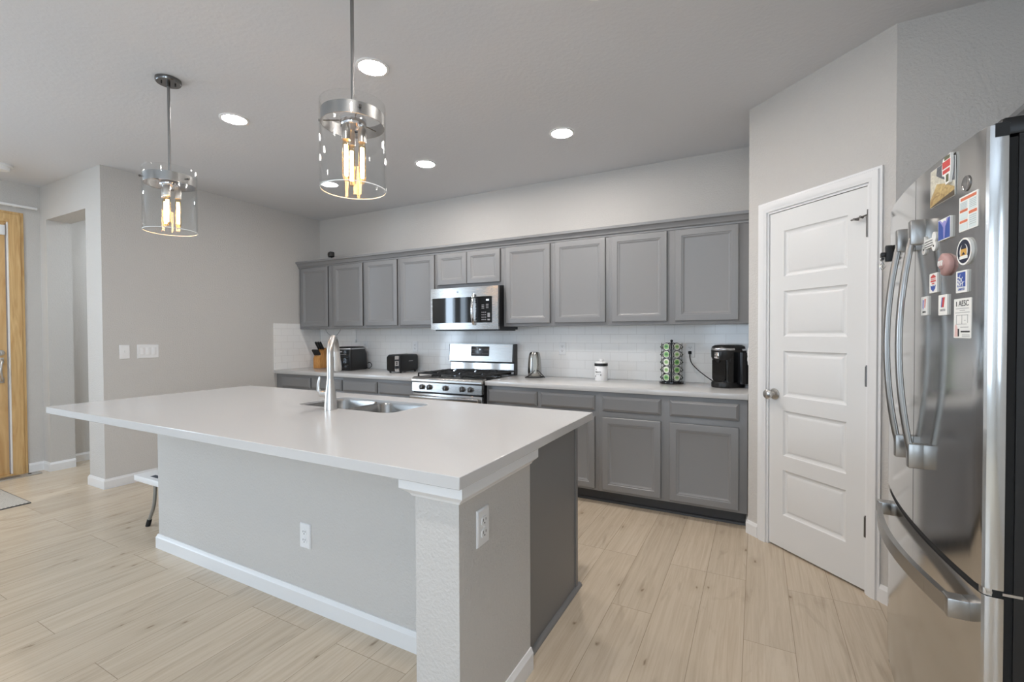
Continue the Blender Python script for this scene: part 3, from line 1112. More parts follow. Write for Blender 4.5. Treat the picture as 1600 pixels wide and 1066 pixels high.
# backguard
MB().prism([(0.60, 0.908), (0.655, 0.908), (0.655, 1.20), (0.645, 1.205), (0.60, 1.205), (0.588, 1.20), (0.572, 1.035), (0.606, 1.02)], 'x', -hw, hw).build('backguard_side', mat('backguard_black', (40, 40, 41), 0.4), rg)
MB().prism([(0.606, 0.91), (0.598, 0.91), (0.602, 1.012), (0.606, 1.012)], 'x', -hw + 0.012, hw - 0.012).build('splash_panel', M_CHROME, rg)
bgp = MB()
bgp.prism([(0.570, 1.030), (0.586, 1.203), (0.592, 1.206), (0.592, 1.030)], 'x', -hw + 0.006, hw - 0.012, bev=0.003)
bgp = bgp.build('backguard_panel', M_STEEL, rg)
dm = T(0, 0.577, 1.13) @ RX(math.radians(-5.3))
mb = MB()
mb.box(-0.105, 0.105, -0.003, 0.004, -0.046, 0.050, bev=0.004, M=dm)
mb.m(1)
for i in range(4):
    for sx in (-1, 1):
        mb.box(sx * (0.035 + 0.018 * i) - 0.005, sx * (0.035 + 0.018 * i) + 0.005, -0.0036, -0.0028, -0.028, -0.022, M=dm)
        mb.box(sx * (0.05 + 0.014 * i) - 0.004, sx * (0.05 + 0.014 * i) + 0.004, -0.0036, -0.0028, 0.012, 0.017, M=dm)
mb.m(2)
mb.text('84', 0.024, dm @ T(0, -0.0034, 0.018) @ UP)
mb.build('display', [M_DISP, M_INKG, M_LCD], bgp)

# ------------------------------------------------------------------ microwave
mw = thing('microwave', 'stainless over-the-range microwave mounted above the gas range', 'microwave', (-2.437, 3.60, 1.347))
MB().box(-0.379, 0.379, 0.05, 0.40, 0.0, 0.395).build('housing', mat('microwave_black', (18, 18, 19), 0.35), mw)
MB().box(-0.36, 0.36, 0.07, 0.39, -0.012, 0.0).build('bottom_vent', M_BLACK, mw)
# curved steel front: plan outline bowed outwards
fr = []
n = 14
for i in range(n + 1):
    x = -0.379 + 0.758 * i / n
    fr.append((x, 0.018 * (x / 0.379) ** 2))
fpl = MB()
fpl.prism([(x, y) for x, y in fr] + [(0.379, 0.05), (-0.379, 0.05)], 'z', 0.0, 0.395, bev=0.002)
fp = fpl.build('front_panel', M_STEEL, mw, 30)


def curved_plate(x0, x1, z0, z1, off, th, n=10):
    fr = [(x0 + (x1 - x0) * i / n, 0) for i in range(n + 1)]
    a = [(x, 0.018 * (x / 0.379) ** 2 - off) for x, _ in fr]
    b = [(x, 0.018 * (x / 0.379) ** 2 - off + th) for x, _ in fr][::-1]
    return MB().prism(a + b, 'z', z0, z1)


win = curved_plate(-0.355, 0.118, 0.062, 0.302, 0.003, 0.006).build('window', M_BLACKG, fp, 30)
mb = curved_plate(0.158, 0.318, 0.062, 0.302, 0.003, 0.006)
mb.m(1)
for i in range(4):
    for j in range(3):
        mb.box(0.215 + 0.018 * j, 0.224 + 0.018 * j, 0.0, 0.0045, 0.085 + 0.022 * i, 0.093 + 0.022 * i)
for zz in (0.19, 0.205, 0.22):
    mb.box(0.215, 0.24, 0.0005, 0.0045, zz, zz + 0.006)
    mb.box(0.26, 0.285, 0.004, 0.0075, zz + 0.004, zz + 0.010)
mb.box(0.275, 0.30, 0.004, 0.0075, 0.11, 0.15).box(0.275, 0.30, 0.004, 0.0075, 0.082, 0.094)
mb.m(2)
mb.box(0.262, 0.290, 0.003, 0.0065, 0.262, 0.276)
mb.build('keypad', [M_BLACKG, M_INKG, M_LCD], fp, 30)
hd = []
for i in range(13):
    u = i / 12
    hd.append((0.135, -0.006 - 0.036 * math.sin(PI * u) ** 0.6, 0.045 + 0.275 * u))
MB().tube(hd, 0.0115, 12, flat=(1.0, 1.25)).build('handle', M_CHROME, fp)
mb = MB().cyl((-0.05, 0.0035, 0.352), (-0.05, -0.0015, 0.352), 0.011, seg=24)
mb.m(1)
mb.lathe([(0.0085, 0), (0.0095, 0), (0.0095, 0.0006), (0.0085, 0.0006)], M=T(-0.05, -0.0014, 0.352) @ RX(PI / 2), closed=True)
mb.text('GE', 0.011, T(-0.05, -0.0018, 0.352) @ UP)
mb.build('emblem', [M_SILVERP, M_INK], fp)

# ------------------------------------------------------------------ outlets and switches
OUTPROF = [(0.0, 0.006), (0.003, 0.001), (0.005, 0.0), (0.006, 0.0)]


def outlet(label, loc, rz, cat='outlet', group='white duplex wall outlets'):
    t = thing('wall_outlet', label, cat, loc, rz, group)
    MB().panel(-0.036, 0.036, -0.059, 0.059, -0.007, 0, OUTPROF).build('cover_plate', M_WHITEP, t)
    for s in (-1, 1):
        m_ = MB()
        m_.prism([(x, z_ + s * 0.0195) for x, z_ in rect_round(-0.0165, 0.0165, -0.014, 0.014, 0.011, 4)], 'y', -0.0095, -0.006)
        m_.m(1)
        m_.box(-0.0085, -0.006, -0.0099, -0.009, s * 0.0195 - 0.001, s * 0.0195 + 0.008).box(0.006, 0.0085, -0.0099, -0.009, s * 0.0195, s * 0.0195 + 0.008)
        m_.cyl((0, -0.0099, s * 0.0195 - 0.007), (0, -0.009, s * 0.0195 - 0.007), 0.0028, seg=8)
        m_.build('receptacle', [M_WHITEP, M_SLOT], t)
    MB().cyl((0, -0.0085, 0), (0, -0.006, 0), 0.003, seg=10).build('screw', M_WHITEP, t)
    return t


outlet('white outlet on the front of the textured island half wall', (-1.895, WYF - 0.0005, 0.345), 0)
outlet('white outlet on the end face of the island wing wall', (WX1 + 0.0005, 1.247, 0.690), PI / 2)
YT = YB - 0.0125
outlet('white outlet on the tile above the toaster', (-3.335, YT, 1.165), 0)
outlet('white outlet on the tile between the steel canister and treat jar', (-1.592, YT, 1.165), 0)
outlet('white outlet on the tile beside the pod carousel, black plug in it', (-0.475, YT, 1.165), 0)
outlet('white outlet on the tile behind the air fryer', (-4.085, YT, 1.165), 0)
outlet('white outlet on the pantry return wall beside the coffee maker', (PX - 0.0005, 3.60, 1.14), -PI / 2)


def switch_plate(label, y0, y1, n):
    t = thing('switch_plate', label, 'light switch', (XL + 0.0005, (y0 + y1) / 2, 1.16), PI / 2, 'white light switches')
    hw_ = (y1 - y0) / 2
    MB().panel(-hw_, hw_, -0.062, 0.062, -0.007, 0, OUTPROF).build('cover_plate', M_WHITEP, t)
    for i in range(n):
        cx = (i - (n - 1) / 2) * 0.046
        if n == 1:
            MB().box(cx - 0.005, cx + 0.005, -0.018, -0.006, -0.002, 0.012, bev=0.002).build('toggle', M_WHITEP, t)
        else:
            MB().panel(cx - 0.0165, cx + 0.0165, -0.033, 0.033, -0.0105, -0.006, [(0, 0.0025), (0.002, 0.0008), (0.012, 0.0)]).build('rocker', M_WHITEP, t)
    return t


switch_plate('white single switch plate near the corner of the kitchen wall', 1.930, 2.006, 1)
switch_plate('white three-gang switch plate, the wider one on the kitchen wall', 2.060, 2.228, 3)

# ------------------------------------------------------------------ things on the worktop
# knife block
kb = thing('knife_block', 'light wooden knife block in the corner of the worktop', 'knife block', (-4.655, 3.83, ZT), 0.15)
MB().prism([(-0.06, 0), (0.075, 0), (0.105, 0.155), (0.045, 0.245), (-0.02, 0.19), (-0.06, 0.12)], 'x', -0.05, 0.05, bev=0.003).build('block', M_BLOCK, kb)
KR = T(-4.655, 3.83, ZT) @ RZ(0.15)
tilt = Vector((0, -0.55, 0.84)).normalized()


def knife(label, lx, ly, lz, ln, wd, group):
    p = KR @ Vector((lx, ly, lz))
    t = thing('kitchen_knife', label, 'knife', p, 0.15, group)
    MB().box(-0.0012, 0.0012, -0.010, 0.010, -0.05, 0.002, M=Matrix.Rotation(0.58, 4, 'X')).build('blade', M_CHROME, t)
    MB().box(-0.0075, 0.0075, -wd, wd, 0.0, ln, bev=0.004, M=Matrix.Rotation(0.58, 4, 'X')).build('handle', M_BLACK, t)
    return t


for i, (lx, nm) in enumerate(((-0.034, 'leftmost of the tall ones'), (0.0, 'middle of the tall ones'), (0.034, 'rightmost of the tall ones'))):
    knife('long black-handled knife at the top of the wooden block, ' + nm, lx, 0.02, 0.226, 0.105, 0.012, 'knives in the wooden block')
for i in range(6):
    knife('short black-handled steak knife in the lower row of the wooden block', -0.040 + 0.016 * i, -0.043, 0.160, 0.075, 0.009, 'steak knives in the wooden block')

# air fryer: front faces the room, slightly turned
af = thing('air_fryer', 'black air fryer with silver drawer handle on the left worktop', 'air fryer', (-4.10, 3.79, ZT), 0.12)


def ring(hx, y0, y1, z, r):
    return [(x, y, z) for x, y in rect_round(-hx, hx, y0, y1, r, 5)]


mb = MB()
mb.loft([ring(0.115, -0.14, 0.15, 0.0, 0.03), ring(0.125, -0.15, 0.16, 0.02, 0.035), ring(0.122, -0.15, 0.15, 0.18, 0.035), ring(0.112, -0.135, 0.13, 0.255, 0.04), ring(0.10, -0.12, 0.115, 0.265, 0.04)])
mb.build('body', M_BLACK, af, 40)
MB().loft([ring(0.116, -0.143, 0.137, 0.236, 0.038), ring(0.1165, -0.1435, 0.1355, 0.240, 0.038), ring(0.1145, -0.140, 0.133, 0.250, 0.038), ring(0.113, -0.138, 0.131, 0.251, 0.038)]).build('trim_band', M_SILVERP, af, 40)
mb = MB().box(-0.10, 0.10, -0.158, -0.14, 0.165, 0.232, bev=0.004)
mb.m(1)
mb.box(-0.03, 0.02, -0.1588, -0.1575, 0.205, 0.218).box(-0.07, 0.07, -0.1588, -0.1575, 0.180, 0.184)
mb.build('control_panel', [M_BLACKG, M_INKG], af)
dr = MB().box(-0.108, 0.108, -0.160, -0.135, 0.02, 0.155, bev=0.008).build('basket_drawer', M_BLACKG, af)
MB().box(-0.02, 0.02, -0.205, -0.158, 0.045, 0.125, bev=0.010).build('handle', M_SILVERP, dr)
MB().tube([(0.09, 0.15, 0.06), (0.13, 0.175, 0.075), (0.16, 0.17, 0.04), (0.15, 0.14, 0.010), (0.10, 0.165, 0.012)], 0.004, 8, smooth=6).build('cord', M_RUBBER, af)

# toaster
to = thing('toaster', 'black long-slot toaster with chrome end on the left worktop', 'toaster', (-3.335, 3.80, ZT), 0.0)
mb = MB()
rg_ = []
for y_, s_ in ((-0.145, 0.93), (-0.14, 0.98), (-0.13, 1.0), (0.13, 1.0), (0.14, 0.98), (0.145, 0.93)):
    rg_.append([(x * s_, y_, 0.012 + (z_) * s_ + (1 - s_) * 0.09) for x, z_ in rect_round(-0.09, 0.09, 0.0, 0.178, 0.03, 5)])
mb.loft(rg_)
mb.build('body', M_BLACK, to, 35)
MB().prism(rect_round(-0.085, 0.02, 0.02, 0.175, 0.02, 4), 'y', -0.152, -0.140).build('front_plate', M_BLACKG, to)
MB().prism(rect_round(0.024, 0.078, 0.016, 0.178, 0.01, 4), 'y', -0.151, -0.140).build('chrome_plate', M_CHROME, to)
MB().box(0.032, 0.070, -0.175, -0.15, 0.125, 0.142, bev=0.005).build('lever', M_BLACK, to)
MB().cyl((0.051, -0.150, 0.06), (0.051, -0.172, 0.06), 0.017, 0.015, seg=20, bev=0.002).build('dial', M_BLACK, to)
for zz in (0.092, 0.108):
    MB().cyl((0.051, -0.150, zz), (0.051, -0.158, zz), 0.006, seg=10).build('button', M_BLACK, to)
for sx in (-0.04, 0.03):
    MB().box(sx - 0.014, sx + 0.014, -0.11, 0.11, 0.187, 0.1915).build('bread_slot', M_SLOT, to)
for sx in (-0.07, 0.07):
    for sy in (-0.115, 0.115):
        MB().cyl((sx, sy, 0), (sx, sy, 0.014), 0.011, seg=10).build('foot', M_RUBBER, to)
mb = MB()
mb.box(0.0898, 0.0905, -0.01, 0.055, 0.118, 0.124)
mb.build('maker_mark', M_INKG, to)

# rounded steel canister with wire foot
st = thing('steel_canister', 'tall rounded stainless steel canister with black wire foot on worktop', 'canister', (-1.80, 3.84, ZT), 0.5)
MB().lathe([(0, 0.012), (0.058, 0.012), (0.062, 0.018), (0.063, 0.06), (0.061, 0.12), (0.056, 0.18), (0.049, 0.215), (0.043, 0.230), (0.034, 0.236), (0, 0.238)], seg=36).build('body', mat('polished_steel', (176, 175, 170), 0.17, metal=1.0), st)
mb = MB()
pl = []
for k in range(20):
    a = 2 * PI * k / 20
    pl.append((0.017 * math.cos(a), -0.0615 + 0.006 * abs(math.sin(a)) * 0 - 0.002, 0.125 + 0.085 * math.sin(a)))
mb.prism([(p[0], p[2]) for p in pl], 'y', -0.0645, -0.050)
mb.build('front_inset', mat('satin_steel', (170, 168, 160), 0.4, metal=1.0), st)
mb = MB()
mb.tube([(-0.09, -0.055, 0.004), (-0.05, -0.075, 0.03), (-0.015, -0.07, 0.06), (0.0, -0.066, 0.068)], 0.0035, 8, smooth=5)
mb.tube([(0.09, -0.05, 0.004), (0.06, -0.072, 0.035), (0.03, -0.07, 0.065), (0.015, -0.068, 0.07)], 0.0035, 8, smooth=5)
mb.tube([(0.085 * math.cos(2 * PI * k / 24), 0.068 * math.sin(2 * PI * k / 24), 0.005) for k in range(24)], 0.004, 8, closed=True)
mb.build('wire_foot', M_BLACK, st)

# treat jar
tj = thing('treat_jar', 'white pet treat jar with black lid band on the worktop', 'jar', (-1.175, 3.85, ZT), -0.25)
mb = MB()
mb.lathe([(0, 0), (0.052, 0), (0.054, 0.004), (0.054, 0.122), (0.053, 0.124), (0, 0.124)], seg=40)
mb.m(1)
tm = T(0, -0.0546, 0)
for ch, ang in zip('TREATS', (-25, -15, -5, 5, 15, 25)):
    mb.text(ch, 0.021, RZ(math.radians(ang)) @ T(0, -0.0544, 0.072) @ UP)


def paw(mb, ang, z, s):
    X_ = RZ(math.radians(ang)) @ T(0, -0.0542, z)
    for dx_, dz_, r_ in ((0, 0, 1.0), (-1.0, 1.0, 0.42), (-0.35, 1.5, 0.42), (0.35, 1.5, 0.42), (1.0, 1.0, 0.42)):
        mb.prism([(s * (dx_ + r_ * math.cos(2 * PI * k / 10)), s * (dz_ + r_ * math.sin(2 * PI * k / 10))) for k in range(10)], 'y', -0.0004, 0.001, M=X_)


paw(mb, -18, 0.094, 0.004)
paw(mb, 28, 0.048, 0.004)
paw(mb, -26, 0.036, 0.004)
mb.box(-0.02, 0.02, -0.0545, -0.0530, 0.052, 0.0535)
mb.build('body', [M_WHITEP, M_INK], tj)
MB().lathe([(0, 0.124), (0.056, 0.124), (0.057, 0.128), (0.057, 0.144), (0.055, 0.147), (0, 0.147)], seg=40).build('lid_band', M_BLACK, tj)
MB().lathe([(0, 0.147), (0.05, 0.147), (0.051, 0.152), (0.048, 0.158), (0.02, 0.161), (0.012, 0.164), (0.022, 0.175), (0.02, 0.184), (0, 0.187)], seg=32).build('lid', M_WHITEP, tj)

# pod carousel
pc_x, pc_y = -0.598, 3.86
cr = thing('pod_carousel', 'black wire carousel rack for coffee pods on the worktop', 'carousel', (pc_x, pc_y, ZT), 0)
MB().lathe([(0, 0), (0.092, 0), (0.094, 0.004), (0.092, 0.016), (0.085, 0.019), (0, 0.020)], seg=40).build('base', M_BLACKG, cr)
MB().cyl((0, 0, 0.018), (0, 0, 0.335), 0.005, seg=12).sphere((0, 0, 0.34), 0.011).build('post', M_BLACK, cr)
tiers = [0.052, 0.113, 0.174, 0.235, 0.296]
base_a = math.radians(-81)
cols = [(-90, 'facing far left'), (-30, 'left of the post'), (30, 'right of the post'), (90, 'facing far right')]
R0 = 0.074
for ci, (ca, cn) in enumerate(cols + [(150, ''), (210, '')]):
    a = base_a + math.radians(ca)
    nrm_ = Vector((math.cos(a), math.sin(a), 0))
    tg = Vector((-math.sin(a), math.cos(a), 0))
    m_ = MB()
    for s in (-1, 1):
        zz = []
        for ti, tz in enumerate(tiers):
            zz += [nrm_ * 0.052 + tg * s * 0.018 + Vector((0, 0, tz - 0.028)), nrm_ * 0.086 + tg * s * 0.0285 + Vector((0, 0, tz - 0.004)), nrm_ * 0.070 + tg * s * 0.028 + Vector((0, 0, tz + 0.014))]
        zz = [nrm_ * 0.05 + tg * s * 0.012 + Vector((0, 0, 0.018))] + zz + [nrm_ * 0.012 + Vector((0, 0, 0.325))]
        m_.tube(zz, 0.0027, 6)
    for tz in tiers:
        m_.tube([nrm_ * (R0 + 0.003) + tg * (0.028 * math.cos(u)) + Vector((0, 0, tz + 0.028 * math.sin(u))) for u in [2 * PI * k / 18 for k in range(18)]], 0.0018, 6, closed=True)
    m_.build('wire_column', M_BLACK, cr)
rown = ['bottom', 'fourth', 'middle', 'second', 'top']
proto = {}
for ti, tz in enumerate(tiers):
    for ci, (ca, cn) in enumerate(cols):
        lab = 'green-lidded coffee pod in the %s row of the carousel, %s' % (rown[ti], cn)
        a = base_a + math.radians(ca)
        loc = (pc_x + math.cos(a) * (R0 + 0.004), pc_y + math.sin(a) * (R0 + 0.004), ZT + tz)
        key = random.choice((0, 1)) if ci != 1 else random.choice((0, 0, 1))
        if key not in proto:
            t = thing('coffee_pod', lab, 'coffee pod', loc, a + PI / 2, 'coffee pods in the carousel')
            # local -y faces outward
            MB().lathe([(0, -0.036), (0.018, -0.036), (0.0185, -0.034), (0.0232, -0.002), (0.0265, -0.0015), (0.0265, 0.001), (0, 0.001)], M=RX(PI / 2), seg=24).build('cup', M_POD, t)
            l_ = MB()
            l_.lathe([(0, 0.001), (0.0225, 0.001), (0.0222, 0.0018), (0, 0.0018)], M=RX(PI / 2), seg=24)
            l_.m(1)
            l_.lathe([(0.0165, 0.0018), (0.0205, 0.0018), (0.0205, 0.0021), (0.0165, 0.0021)], M=RX(PI / 2), seg=24, closed=True)
            l_.m(2)
            l_.prism([(x, z_) for x, z_ in rect_round(-0.0125, 0.0125, -0.0045, 0.0065, 0.004, 3)], 'y', -0.0022, -0.0016)
            l_.build('lid', [M_GREENL if key else M_GREEN, M_POD if key else M_GREENL, M_GREEN2 if not key else M_GREEN], t)
            proto[key] = t
        else:
            dup(proto[key], loc, a + PI / 2, lab)

# coffee maker
cm = thing('coffee_maker', 'black single-serve coffee maker at the right end of worktop', 'coffee maker', (-0.176, 3.80, ZT), -0.62)


def oval(hx, y0, y1, z, r):
    return [(x, y, z) for x, y in rect_round(-hx, hx, y0, y1, r, 6)]


MB().loft([oval(0.078, -0.135, 0.11, 0.0, 0.06), oval(0.080, -0.137, 0.112, 0.006, 0.06), oval(0.080, -0.137, 0.112, 0.035, 0.06), oval(0.076, -0.132, 0.110, 0.042, 0.056)]).build('base', M_BLACK, cm, 35)
mb = MB().box(-0.05, 0.05, -0.125, -0.04, 0.040, 0.046, bev=0.003)
mb.m(1)
for i in range(6):
    mb.box(-0.042, 0.042, -0.118 + 0.013 * i, -0.113 + 0.013 * i, 0.0455, 0.0468)
mb.build('drip_tray', [M_BLACKG, M_SLOT], cm)
MB().loft([oval(0.080, -0.108, 0.112, 0.04, 0.045), oval(0.081, -0.112, 0.114, 0.15, 0.045), oval(0.081, -0.115, 0.112, 0.27, 0.045)]).build('body', M_BLACKG, cm, 35)
MB().prism(rect_round(-0.056, 0.056, 0.05, 0.215, 0.02, 5), 'y', -0.117, -0.10).build('cup_bay', mat('bay_black', (4, 4, 4), 0.12), cm)
MB().loft([oval(0.074, -0.128, 0.05, 0.205, 0.055), oval(0.080, -0.137, 0.06, 0.225, 0.06), oval(0.081, -0.138, 0.08, 0.275, 0.06), oval(0.076, -0.132, 0.075, 0.285, 0.058)]).build('brew_head', M_BLACK, cm, 35)
MB().loft([oval(0.080, -0.135, 0.112, 0.283, 0.055), oval(0.078, -0.130, 0.108, 0.300, 0.055), oval(0.066, -0.115, 0.09, 0.311, 0.05), oval(0.04, -0.08, 0.06, 0.314, 0.03)]).build('lid', M_BLACK, cm, 40)
hp = []
for k in range(13):
    a = PI + PI * k / 12
    hp.append((0.084 * math.cos(a), -0.055 + 0.088 * math.sin(a), 0.283))
MB().tube(hp, 0.010, 10, flat=(1.0, 0.55)).build('lid_handle', M_SILVERP, cm)
MB().cyl((0, -0.118, 0.185), (0, -0.118, 0.215), 0.012, 0.022, seg=16).build('nozzle', M_BLACK, cm)
MB().box(-0.02, 0.02, -0.1395, -0.13, 0.215, 0.262, bev=0.003).build('badge_plate', M_CHROME, cm)
MB().loft([oval(0.03, -0.02, 0.105, 0.03, 0.02), oval(0.03, -0.02, 0.105, 0.26, 0.02)], M=T(0.098, 0, 0)).build('water_tank', mat('smoked_plastic', (24, 24, 26), 0.12), cm, 35)
cmM = (T(-0.176, 3.80, ZT) @ RZ(-0.62)).inverted()
cp_ = [(-0.474, YT - 0.02, 1.145), (-0.473, YT - 0.045, 1.135), (-0.47, YT - 0.055, 1.10), (-0.455, YT - 0.06, 1.06), (-0.41, YT - 0.065, 1.01), (-0.36, YT - 0.075, 0.97), (-0.31, YT - 0.085, 0.935), (-0.27, YT - 0.10, 0.915), (-0.235, YT - 0.13, 0.909)]
cd = MB().tube([cmM @ Vector(p) for p in cp_], 0.0038, 8, smooth=5).build('power_cord', M_RUBBER, cm)
MB().box(-0.012, 0.012, -0.03, -0.0, -0.012, 0.012, bev=0.004, M=cmM @ T(-0.475, YT - 0.0105, 1.146)).build('plug', M_RUBBER, cd)

# security camera on top of the wall cabinets
sc_ = thing('security_camera', 'small black security camera on top of the wall cabinets', 'camera', (-4.33, 3.735, 2.172), -0.35)
MB().lathe([(0, 0), (0.022, 0), (0.022, 0.005), (0.006, 0.009), (0.006, 0.03), (0, 0.03)], seg=16).build('stand', M_BLACK, sc_)
MB().box(-0.032, 0.032, -0.035, 0.025, 0.022, 0.085, bev=0.012, seg=3).build('housing', M_BLACK, sc_)
MB().cyl((0, -0.034, 0.054), (0, -0.040, 0.054), 0.018, seg=20).build('lens', M_BLACKG, sc_)
MB().tube([(0.02, 0.02, 0.035), (0.05, 0.03, 0.03), (0.075, 0.05, 0.012), (0.09, 0.08, 0.004)], 0.002, 6).build('cable', M_INKG, sc_)

# loose cables under the corner wall cabinet
o = MB().tube([(-4.72, 3.97, 1.372), (-4.70, 3.975, 1.33), (-4.65, 3.98, 1.295), (-4.59, 3.98, 1.285), (-4.53, 3.98, 1.305), (-4.48, 3.975, 1.345), (-4.46, 3.97, 1.372)], 0.0022, 6, smooth=5).build('cable', mat('grey_cable', (130, 128, 124), 0.5))
tag(o, 'thin grey cable looping down below the corner wall cabinet', 'cable')
o = MB().tube([(-4.24, YT - 0.006, 1.372), (-4.24, YT - 0.006, 1.30), (-4.238, YT - 0.006, 1.24)], 0.003, 6).box(-4.255, -4.222, YT - 0.03, YT - 0.001, 1.21, 1.245, bev=0.004).build('charger_cord', M_WHITEP)
tag(o, 'white charger cord hanging straight down beside the faucet top', 'cord')

# ------------------------------------------------------------------ refrigerator
FY0, FY1 = 1.432, 2.315
FYC, FHW = 1.855, 0.455


def fx(y):
    return 0.432 + 0.033 * ((y - FYC) / FHW) ** 2


fz = thing('refrigerator', 'stainless steel french-door refrigerator with bottom freezer in the alcove', 'refrigerator', (0.85, FYC, 0))
FO = Vector((0.85, FYC, 0))
MBK = mat('fridge_body_black', (24, 24, 25), 0.4)
MB().box(0.515 - FO.x, 1.25 - FO.x, FY0 + 0.005 - FYC, FY1 - 0.005 - FYC, 0.02, 1.745).build('cabinet_body', MBK, fz)


def door_poly(y0, y1, round0, round1, xb, n=16, skin=None):
    f = []
    r = 0.020
    for i in range(n + 1):
        y = y0 + (y1 - y0) * i / n
        x = fx(y)
        f.append((x, y))
    P = []
    if round0:
        P += [(fx(y0) + 0.030, y0), (fx(y0) + 0.014, y0 + 0.0008), (fx(y0) + 0.006, y0 + 0.003), (fx(y0) + 0.0015, y0 + 0.008), (fx(y0), y0 + 0.015)] + [p for p in f if p[1] > y0 + 0.02]
    else:
        P += f
    if round1:
        P = [p for p in P if p[1] < y1 - 0.02] + [(fx(y1), y1 - 0.015), (fx(y1) + 0.0015, y1 - 0.008), (fx(y1) + 0.006, y1 - 0.003), (fx(y1) + 0.014, y1 - 0.0008), (fx(y1) + 0.030, y1)]
    if skin:
        B_ = [(p[0] + skin, p[1]) for p in P][::-1]
        return [(x - FO.x, y - FO.y) for x, y in P + B_]
    P = P + [(xb, y1), (xb, y0)]
    return [(x - FO.x, y - FO.y) for x, y in P]


SEAM = 1.838
doors = {}
for nm, y0, y1, a, b in (('near', FY0, SEAM - 0.002, True, False), ('far', SEAM + 0.002, FY1, False, True)):
    mb = MB()
    mb.prism(door_poly(y0, y1, a, b, 0.497), 'z', 0.716, 1.770)
    d = mb.build('door', M_STEELV, fz, 28)
    doors[nm] = d
    cap_ = MB().prism([(x + 0.010, y) for x, y in door_poly(y0 + 0.002, y1 - 0.002, a, b, 0.487)], 'z', 1.770, 1.7725)
    cap_.box(0.474 - FO.x, 0.4975 - FO.x, (y0 - 0.001 if a else y1 - 0.02) - FYC, (y0 + 0.02 if a else y1 + 0.001) - FYC, 1.742, 1.7725)
    cap_.build('door_cap', M_BLACK, d)
mb = MB()
mb.prism(door_poly(FY0, FY1, True, True, 0.497), 'z', 0.06, 0.698)
fdr = mb.build('freezer_drawer', M_STEELV, fz, 28)
MB().prism([(x + 0.006, y) for x, y in door_poly(FY0 + 0.003, FY1 - 0.003, True, True, 0.485)], 'z', 0.698, 0.7155).build('gasket', M_RUBBER, fz)
MB().box(0.496 - FO.x, 0.518 - FO.x, FY0 + 0.01 - FYC, FY1 - 0.01 - FYC, 0.07, 1.74).build('door_gasket', M_RUBBER, fz)
MB().box(0.47 - FO.x, 0.53 - FO.x, FY0 + 0.02 - FYC, FY1 - 0.02 - FYC, 0.0, 0.055).build('base_grille', M_BLACK, fz)
for yy in (FY0 + 0.045, FY1 - 0.045):
    MB().box(0.487 - FO.x, 0.60 - FO.x, yy - 0.035 - FYC, yy + 0.035 - FYC, 1.746, 1.788, bev=0.009).cyl((0.496 - FO.x, yy - 0.038 - FYC, 1.756), (0.496 - FO.x, yy - 0.030 - FYC, 1.756), 0.005, seg=10).build('hinge_cover', M_BLACK, fz)
MB().cyl((0.478 - FO.x, FY0 + 0.02 - FYC, 0.699), (0.478 - FO.x, FY0 + 0.02 - FYC, 0.715), 0.016, seg=16).box(0.47 - FO.x, 0.53 - FO.x, FY0 + 0.004 - FYC, FY0 + 0.03 - FYC, 0.704, 0.710).build('hinge', M_NICKEL, fz)


# door handles: bowed bars standing on square end brackets
def vhandle(door, y):
    f = lambda yy, off, zz: (fx(yy) - off - FO.x, yy - FO.y, zz)
    P = []
    n = 16
    for i in range(n + 1):
        u = i / n
        P.append(f(y, 0.022 + 0.034 * math.sin(PI * u) ** 0.8, 0.935 + 0.665 * u))
    mb = MB().tube(P, 0.0112, 12, flat=(0.82, 1.0))
    for zz in (0.938, 1.597):
        mb.box(fx(y) - 0.034 - FO.x, fx(y) + 0.002 - FO.x, y - 0.014 - FO.y, y + 0.014 - FO.y, zz - 0.036, zz + 0.036, bev=0.003)
    return mb.build('handle', M_HANDLE, door, 40)


vhandle(doors['near'], 1.762)
vhandle(doors['far'], 1.900)
P = []
for i in range(19):
    y = 1.500 + (2.225 - 1.500) * i / 18
    u = i / 18
    P.append((fx(y) - 0.030 - 0.020 * math.sin(PI * u) - FO.x, y - FO.y, 0.632))
mb = MB()
rows = []
for p in P:
    rows.append([(p[0] - 0.008, p[1], p[2] - 0.021), (p[0] + 0.008, p[1], p[2] - 0.021), (p[0] + 0.008, p[1], p[2] + 0.021), (p[0] - 0.008, p[1], p[2] + 0.021)])
mb.loft(rows)
for y in (1.499, 2.226):
    mb.box(fx(y) - 0.038 - FO.x, fx(y) + 0.004 - FO.x, y - 0.02 - FO.y, y + 0.02 - FO.y, 0.6085, 0.6555, bev=0.003)
mb.build('drawer_handle', M_HANDLE, fdr, 30)


# magnets: local frame x -> along the door (towards -y), y -> into the door, z up
def magnet(name, label, y, z, cat='magnet', th=0.004, tilt=0.0):
    slope = 0.066 * (y - FYC) / FHW ** 2
    t = thing(name, label, cat, (fx(y) + 0.0003, y, z), -PI / 2 - math.atan(slope), 'magnets on the refrigerator door')
    t.rotation_euler = (0, 0, -PI / 2 - math.atan(slope))
    return t


def card(mb, w_, h_, th=0.004, r=0.003, cx=0, cz=0, y=None):
    mb.prism([(x + cx, z_ + cz) for x, z_ in rect_round(-w_ / 2, w_ / 2, -h_ / 2, h_ / 2, r, 3)], 'y', -th if y is None else y, 0)
    return mb


def flat(mb, poly, th, d=0.0004):
    mb.prism(poly, 'y', -th - d, -th + 0.0002)
    return mb


def R4(x0, x1, z0, z1):
    return [(x0, z0), (x1, z0), (x1, z1), (x0, z1)]


